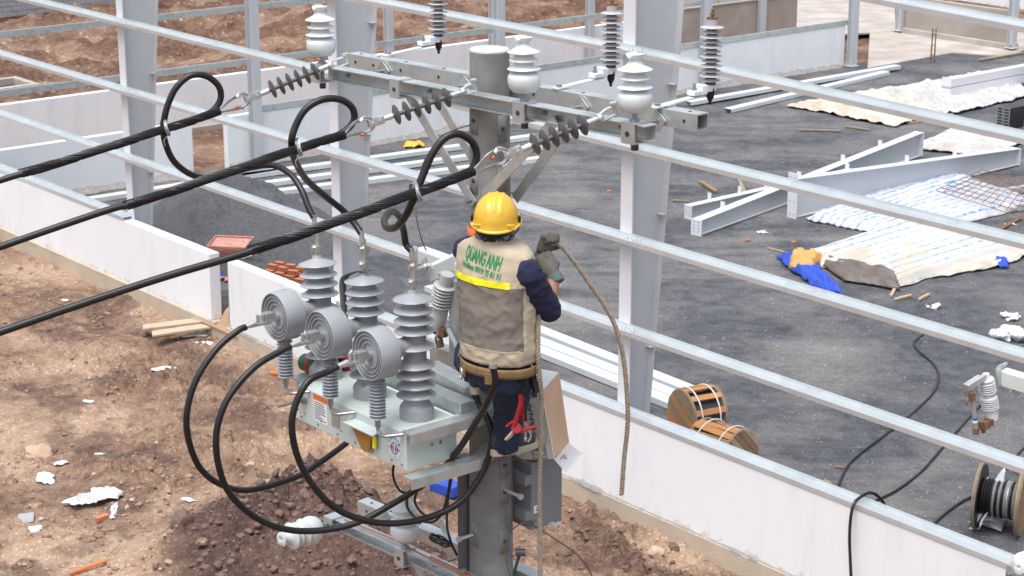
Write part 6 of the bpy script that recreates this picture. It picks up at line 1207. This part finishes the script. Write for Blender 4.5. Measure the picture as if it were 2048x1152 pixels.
vest_text('QUANG ANH', .088, .864, .018, 'vest_green', 'vest_lettering', True, .40); vest_text('Hotline: 0919 75 81 91', .037, .777, .012, 'vest_green', 'vest_lettering', True, .70)
# joints
shR = tc_(.775) + RT * .185; shL = tc_(.835) - RT * .180
elR = PY(1097, 616, shR.y + .10); wrR = PY(1107, 552, shR.y + .20); haR = PY(1092, 528, shR.y + .23)
elL = PY(985, 572, 9.0); wrL = PY(1075, 520, 9.03); haL = PY(1092, 486, 9.02)
hipR = PY(1024, 762, 8.76); knR = PY(1020, 822, 8.92); anR = PY(1008, 888, 8.94)
hipL = PY(948, 722, 8.86); knL = PY(940, 705, 9.06); anL = PY(950, 744, 8.86)
head = PY(991, 446, 8.83); HR = V((math.cos(.10), -math.sin(.10), 0)); HW = V((math.sin(.10), math.cos(.10), 0))
# one continuous body
mb = MB(); mb.capsule(Pb + Z * .02, tc_(.45), .12, .11); mb.capsule(tc_(.45), tc_(.8), .115, .105); mb.capsule(shL + RT * .03 - Z * .02, shR - RT * .03 - Z * .02, .05, .05); mb.capsule(tc_(.85), head - Z * .05, .055, .052)
mb.ball(head, .098, .82, 1.0, 1.12, 16, HR, HW, Z); mb.ball(head + HW * .03 - Z * .07, .06, .9, 1.0, .9, 12, HR, HW, Z); mb.ball(head + HW * .098 - Z * .012, .016, .8, 1.3, 1.3, 8, HR, HW, Z)
for s in (-1, 1): mb.ball(head + HR * .082 * s - Z * .015 - HW * .005, .028, .45, .8, 1.15, 10, HR, HW, Z)
for a_, b_, c_ in ((shR, elR, wrR), (shL, elL, wrL)): mb.capsule(a_, b_, .05, .042); mb.capsule(b_, c_, .042, .031)
mb.capsule(wrR, haR, .024, .018); mb.capsule(wrL, haL, .024, .018)
for a_, b_, c_ in ((hipR, knR, anR), (hipL, knL, anL)): mb.capsule(a_, b_, .075, .055); mb.capsule(b_, c_, .055, .042)
organic(mb, 'body', MT['skin'], man, .011, 5)
mb = MB()
for s in (-1, 1): mb.ball(head + HW * .088 + HR * .033 * s + Z * .012, .011, n=8)
mb.build('eyes', MT['print_white'], man)
mb = MB(); mb.ball(head - HW * .012 - Z * .01, .098, .84, .98, 1.0, 16, HR, HW, Z); mb.ball(head - HW * .05 - Z * .07, .062, .95, .62, .72, 12, HR, HW, Z); organic(mb, 'hair', MT['hair'], man, .012, 2, .004, 40)
mb = MB(); nk = tc_(.985); mb.tube([nk + Z * (.012 + .004 * math.sin(3 * a_)) + RT * math.cos(a_) * .078 + FW * math.sin(a_) * .072 for a_ in np.linspace(0, 2 * math.pi, 30)], .021, 8, flat=.9); mb.tube([nk + Z * (.034 + .004 * math.sin(4 * a_)) + RT * math.cos(a_) * .068 + FW * math.sin(a_) * .062 for a_ in np.linspace(0, 2 * math.pi, 30)], .017, 8); mb.build('neck_scarf', MT['scarf'], man, smooth=60)
# shirt sleeves
mb = MB(); mb.capsule(shR - RT * .04 + Z * .005, shR + Z * 0, .058, .070); mb.capsule(shR, shR.lerp(elR, .5) - Z * .012 - RT * .006, .070, .074); mb.capsule(shR.lerp(elR, .5) - Z * .012 - RT * .006, elR - Z * .006, .074, .062); mb.capsule(elR, elR.lerp(wrR, .22), .060, .050)
organic(mb, 'sleeve', MT['shirt'], man, .008, 6, .0065, 11)
mb = MB(); mb.capsule(shL + RT * .045, shL, .064, .070); mb.capsule(shL, elL, .070, .055); mb.capsule(elL, elL.lerp(wrL, .8), .055, .045); organic(mb, 'sleeve', MT['shirt'], man, .010, 5, .006, 17)
# gloves: palm, thumb and four bent fingers each
def glove(wr, ha, fdir, palm, rope_c, label, spread_, curl=1):
    """wr wrist, ha knuckle centre, fdir finger direction, palm = palm normal; fingers close round rope_c"""
    up = (ha - wr).normalized(); palm = (palm - up * palm.dot(up)).normalized(); sd_ = up.cross(palm).normalized(); mb = MB()
    mb.capsule(wr - up * .01, wr.lerp(ha, .5), .034, .036); mb.capsule(wr.lerp(ha, .35) + sd_ * .018, ha + sd_ * .022, .027, .022); mb.capsule(wr.lerp(ha, .35) - sd_ * .018, ha - sd_ * .022, .027, .021)
    for k, (o_, ln) in enumerate(((-.031, .82), (-.0105, 1.0), (.0105, .95), (.031, .78))):
        k0 = ha + sd_ * o_ * 1.05; k1 = k0 + (up * .65 + palm * .75).normalized() * .036 * ln; k2 = k1 + (palm * .75 - up * .66).normalized() * .026 * ln; k3 = k2 + (-palm * .55 - up * .83).normalized() * .020 * ln
        mb.capsule(k0, k1, .0118, .0110); mb.capsule(k1, k2, .0110, .0100); mb.capsule(k2, k3, .0100, .0090)
    t0 = wr.lerp(ha, .35) - sd_ * .030 * curl + palm * .01; t1 = t0 + (up * .5 + palm * .6 - sd_ * .5 * curl).normalized() * .036; t2 = t1 + (up * .7 + palm * .45 + sd_ * .35 * curl).normalized() * .028
    mb.capsule(t0, t1, .0145, .0125); mb.capsule(t1, t2, .0125, .0105)
    g = organic(mb, 'glove', MT['glove'], man, .0046, 2, .0016, 60); mb = MB(); c0_ = wr - up * .016
    mb.lathe([(.036, -.022), (.040, -.018), (.040, .012), (.036, .02)], c0_, up, 20); mb.build('glove_cuff', MT['cuff'], g)
ropeR = PY(1083, 512, 9.0)
glove(wrR, PY(1088, 515, shR.y + .245), None, (-RT * .9 + FW * .55 + Z * .1).normalized(), ropeR, 'r', 1)
glove(PY(1086, 508, 9.02), PY(1096, 474, 9.0), None, (RT * .85 - FW * .1 + Z * .05).normalized(), ropeR, 'l', 1, -1)
# trousers
mb = MB(); mb.ball(Pb + Z * .0, .165, 1.06, .80, .62, 16, RT, FW, Z); mb.ball(Pb - Z * .05 + RT * .03, .135, 1.1, .85, .7, 16, RT, FW, Z)
mb.capsule(hipR, hipR.lerp(knR, .6), .096, .086); mb.capsule(hipR.lerp(knR, .6), knR, .086, .078); mb.capsule(knR, anR, .078, .064); mb.cyl(knR.lerp(anR, .5), anR - Z * .022, .072, .068, 16)
mb.capsule(hipL, knL, .096, .074); mb.capsule(knL, anL, .074, .056); mb.cyl(knL.lerp(anL, .4), anL - Z * .012, .064, .060, 16)
organic(mb, 'trousers', MT['jeans'], man, .010, 5, .0085, 15)
# belt with rings
mb = MB(); vs_ = []
for k in range(73):
    a_ = 2 * math.pi * k / 72
    for e in range(4):
        z_ = (-.022 + .044 * e / 3); p = Pb + RT * math.sin(a_) * .194 - FW * math.cos(a_) * .148 + Z * (.022 + z_); vs_.append(p)
mb.add(vs_, [(k * 4 + e, k * 4 + e + 1, (k + 1) * 4 + e + 1, (k + 1) * 4 + e) for k in range(72) for e in range(3)]); blt = mb.build('harness_belt', MT['belt'], man, smooth=60); s_ = blt.modifiers.new('s', 'SOLIDIFY'); s_.thickness = .007
def belt_pt(th, dz=0, out=.0): return Pb + RT * math.sin(th) * (.198 + out) - FW * math.cos(th) * (.152 + out) + Z * (.022 + dz)
for th, dz in ((-.62, -.045), (-1.25, .0)):
    c_ = belt_pt(th, dz, .008); u_ = (RT * math.cos(th) + FW * math.sin(th)); mb = MB(); mb.tube([c_ + u_ * .024 * math.cos(k) + Z * .028 * math.sin(k) for k in np.linspace(0, 2 * math.pi, 22)], .0042, 7); mb.build('steel_ring', MT['steel_clean'], blt)
for th in (-.5, .35): mb = MB(); u_ = (RT * math.cos(th) + FW * math.sin(th)); mb.box(belt_pt(th, -.026, .004), .036, .006, .05, u_, u_.cross(Z), Z); mb.build('belt_loop', MT['belt'], blt, smooth=0)
# shoes
def shoe(heel, dirv, ln=.265):
    d = V(dirv).normalized(); s_ = d.cross(Z).normalized(); mb = MB(); mb.capsule(heel + d * .035 + Z * .05, heel + d * .05 + Z * .10, .040, .044); mb.capsule(heel + d * .04 + Z * .045, heel + d * (ln - .05) + Z * .034, .041, .032); mb.capsule(heel + d * .12 + Z * .045 + s_ * .012, heel + d * (ln - .055) + Z * .034 + s_ * .012, .034, .030)
    o = organic(mb, 'shoe', MT['shoe'], man, .008, 4); poly = []
    for k in range(28):
        a_ = 2 * math.pi * k / 28; x = ln / 2 + (ln / 2 + .006) * math.copysign(abs(math.cos(a_)) ** .7, math.cos(a_)); w_ = .048 - .010 * abs((x / ln) - .62) * 2; poly.append((x, w_ * math.copysign(abs(math.sin(a_)) ** .8, math.sin(a_))))
    mb = MB(); mb.prism(poly, heel - Z * .012, d, s_, Z, .034); mb.build('sole', MT['sole'], o, smooth=50, bevel=.004)
hR = PY(984, 908, 8.90); shoe(hR, (-B * .93 + A * .1)); hL = PY(950, 785, 8.76); shoe(hL, (-B * .7 - A * .6))
# helmet with ridges, brim and straps
hc = PY(992, 430, 8.81); tl = R(9); HU = (Z * math.cos(tl) - HW * math.sin(tl)).normalized(); HF = (HW * math.cos(tl) + Z * math.sin(tl)).normalized()
mb = MB(); vs_ = []; nh, nv = 64, 24
for j in range(nv + 1):
    ph = (math.pi / 2) * j / nv
    for i in range(nh):
        t_ = 2 * math.pi * i / nh; x = math.sin(t_); y = math.cos(t_); rr = math.cos(ph) ** .82; px_ = .104 * x * rr; py_ = .124 * y * rr; pz_ = .128 * math.sin(ph) ** 1.0
        rid = 0.0
        if py_ < .105 and py_ > -.10 and pz_ > .045:
            for cx_ in (-.032, 0, .032): rid = max(rid, .0045 * max(0, 1 - ((px_ - cx_) / .009) ** 2))
        flare = .004 * max(0, 1 - pz_ / .02); n_ = V((px_ / .104 ** 2, py_ / .124 ** 2, pz_ / .128 ** 2 + 1e-6)).normalized()
        vs_.append(hc + HR * (px_ + n_.x * (rid + flare)) + HF * (py_ + n_.y * (rid + flare)) + HU * (pz_ - .028 + n_.z * rid))
mb.add(vs_, [(j * nh + i, j * nh + (i + 1) % nh, (j + 1) * nh + (i + 1) % nh, (j + 1) * nh + i) for j in range(nv) for i in range(nh)])
hel = mb.build('helmet', MT['helmet'], man, smooth=50)
mb = MB(); vs_ = []
for i in range(nh):
    t_ = 2 * math.pi * i / nh; x = math.sin(t_); y = math.cos(t_); pk = .045 * max(0, y) ** 3
    for w_, dz in ((0, 0), (.009 + pk * .6, -.004), (.011 + pk, -.008), (.009 + pk, -.012), (-.002, -.008)): vs_.append(hc + HR * x * (.107 + w_) + HF * y * (.127 + w_) + HU * (-.026 + dz))
mb.add(vs_, [(i * 5 + e, i * 5 + e + 1, ((i + 1) % nh) * 5 + e + 1, ((i + 1) % nh) * 5 + e) for i in range(nh) for e in range(4)]); mb.build('brim', MT['helmet'], hel, smooth=60)
for s in (-1, 1):
    mb = MB(); mb.box(hc + HR * s * .109 - HU * .012 - HF * .012, .012, .022, .030, HR, HF, HU); mb.build('strap_clip', MT['black_rubber'], hel, smooth=0, bevel=.003)
    mb = MB(); mb.tube(spline([hc + HR * s * .108 - HU * .02, hc + HR * s * .104 - HU * .06 - HW * .01, hc + HR * s * .08 - HU * .10 + HW * .02], 5), .006, 6, flat=.5); mb.build('chin_strap', MT['black_rubber'], hel)
    mb = MB(); mb.box(hc + HR * s * .075 - HF * .098 - HU * .012, .040, .008, .016, (HR * .8 - HF * .6 * -s).normalized() if False else HR, HF, HU); mb.build('vent_tab', MT['helmet'], hel, smooth=0, bevel=.003)
# ================================================================== ROPES AND TOOLS
def rope(pts, label, r=.0115):
    P = spline(pts, 10); t = thing('rope', label, 'rope', P[-1], 'ropes held by the worker'); mb = MB(); helix(P, r * .52, 3, r * .56, .045, mb); mb.build('strands', MT['rope'], t); mb = MB(); mb.tube(P, r * .5, 6); mb.build('core', MT['rope'], t)
rope([PY(1081, 545, 8.93), PY(1083, 525, 8.98), PY(1092, 502, 9.0), PY(1104, 488, 9.0), PY(1122, 492, 8.99), PY(1150, 525, 8.97), PY(1185, 575, 8.94), PY(1215, 620, 8.92), PY(1236, 668, 8.9), PY(1248, 725, 8.89), PY(1254, 790, 8.88), PY(1255, 850, 8.88), PY(1248, 920, 8.88), PY(1243, 990, 8.88)], 'loose rope arcing right and down from the gloves')
e = PY(1080, 1180, 8.72)
rope([PY(1083, 528, 8.97), PY(1079, 560, 8.90), PY(1077, 640, 8.72), PY(1076, 700, 8.66), PY(1078, 745, 8.65), PY(1083, 800, 8.67), PY(1081, 900, 8.69), PY(1079, 1000, 8.71), e, e - Z * 2.5, e - Z * 5, e - Z * 7.5], 'long tan rope hanging straight down beside the worker')
# tools on the belt
tp = belt_pt(.75, -.03, .02); c_ = PY(1048, 800, 8.62)
t = thing('pliers', 'long pliers with red and black grips hanging from the belt', 'pliers', c_); q = lambda x, y, d=0: PY(x, y, 8.62 + d)
for x0, m_ in ((1046, 'tool_red'), (1050, 'black_rubber')): mb = MB(); mb.tube(spline([q(x0, 792), q(x0, 815), q(x0 + 1, 842)], 4), [.006, .007, .0085, .009, .009, .009, .009, .0085, .008], 8); mb.build('grip', MT[m_], t)
mb = MB(); mb.tube(spline([q(1050, 842), q(1051, 862), q(1051, 875)], 4), .006, 7); mb.tube(spline([q(1050, 845), q(1058, 862), q(1062, 872), q(1056, 884)], 4), .005, 7); mb.ball(q(1051, 878), .012, .7, .7, 1.2, 8); mb.build('jaws', MT['steel_clean'], t)
mb = MB(); mb.tube(spline([q(1047, 735, .02), q(1046, 752), q(1042, 768), q(1047, 782), q(1053, 768), q(1050, 750)], 4), .005, 6); mb.build('hook_strap', MT['black_rubber'], t)
t = thing('wire_cutter', 'red wire cutter hanging open beside the pliers', 'cutter', PY(1036, 830, 8.6)); q = lambda x, y, d=0: PY(x, y, 8.60 + d)
mb = MB(); mb.tube(spline([q(1040, 790), q(1041, 808), q(1036, 828), q(1030, 846), q(1027, 858)], 4), [.009] * 4 + [.012] * 8 + [.013] * 5, 8); mb.build('handle', MT['tool_red'], t); mb = MB(); mb.tube(spline([q(1026, 862), q(1040, 862), q(1058, 857), q(1072, 853)], 4), [.013] * 4 + [.009] * 9, 8); mb.build('handle', MT['tool_red'], t)
mb = MB(); mb.tube(spline([q(1030, 842), q(1022, 846), q(1013, 853)], 4), .0075, 8); mb.build('lever', MT['tool_red'], t); mb = MB(); mb.cyl(q(1033, 856, -.012), q(1033, 856, .012), .024, n=16); mb.build('cutter_head', MT['tool_red'], t); mb = MB(); mb.tube([q(1030, 860), q(1018, 874), q(1011, 880)], [.013, .013, .010], 8, flat=.6); mb.build('blade', MT['sole'], t)
mb = MB(); c_ = PY(1068, 765, 8.66); mb.box(c_, .03, .025, .10, (RT + Z * .25).normalized(), FW, (Z - RT * .25).normalized()); tag(mb.build('tool_pouch', MT['black_rubber'], loc=c_, smooth=0, bevel=.006), 'small black tool pouch on the right hip', 'pouch')
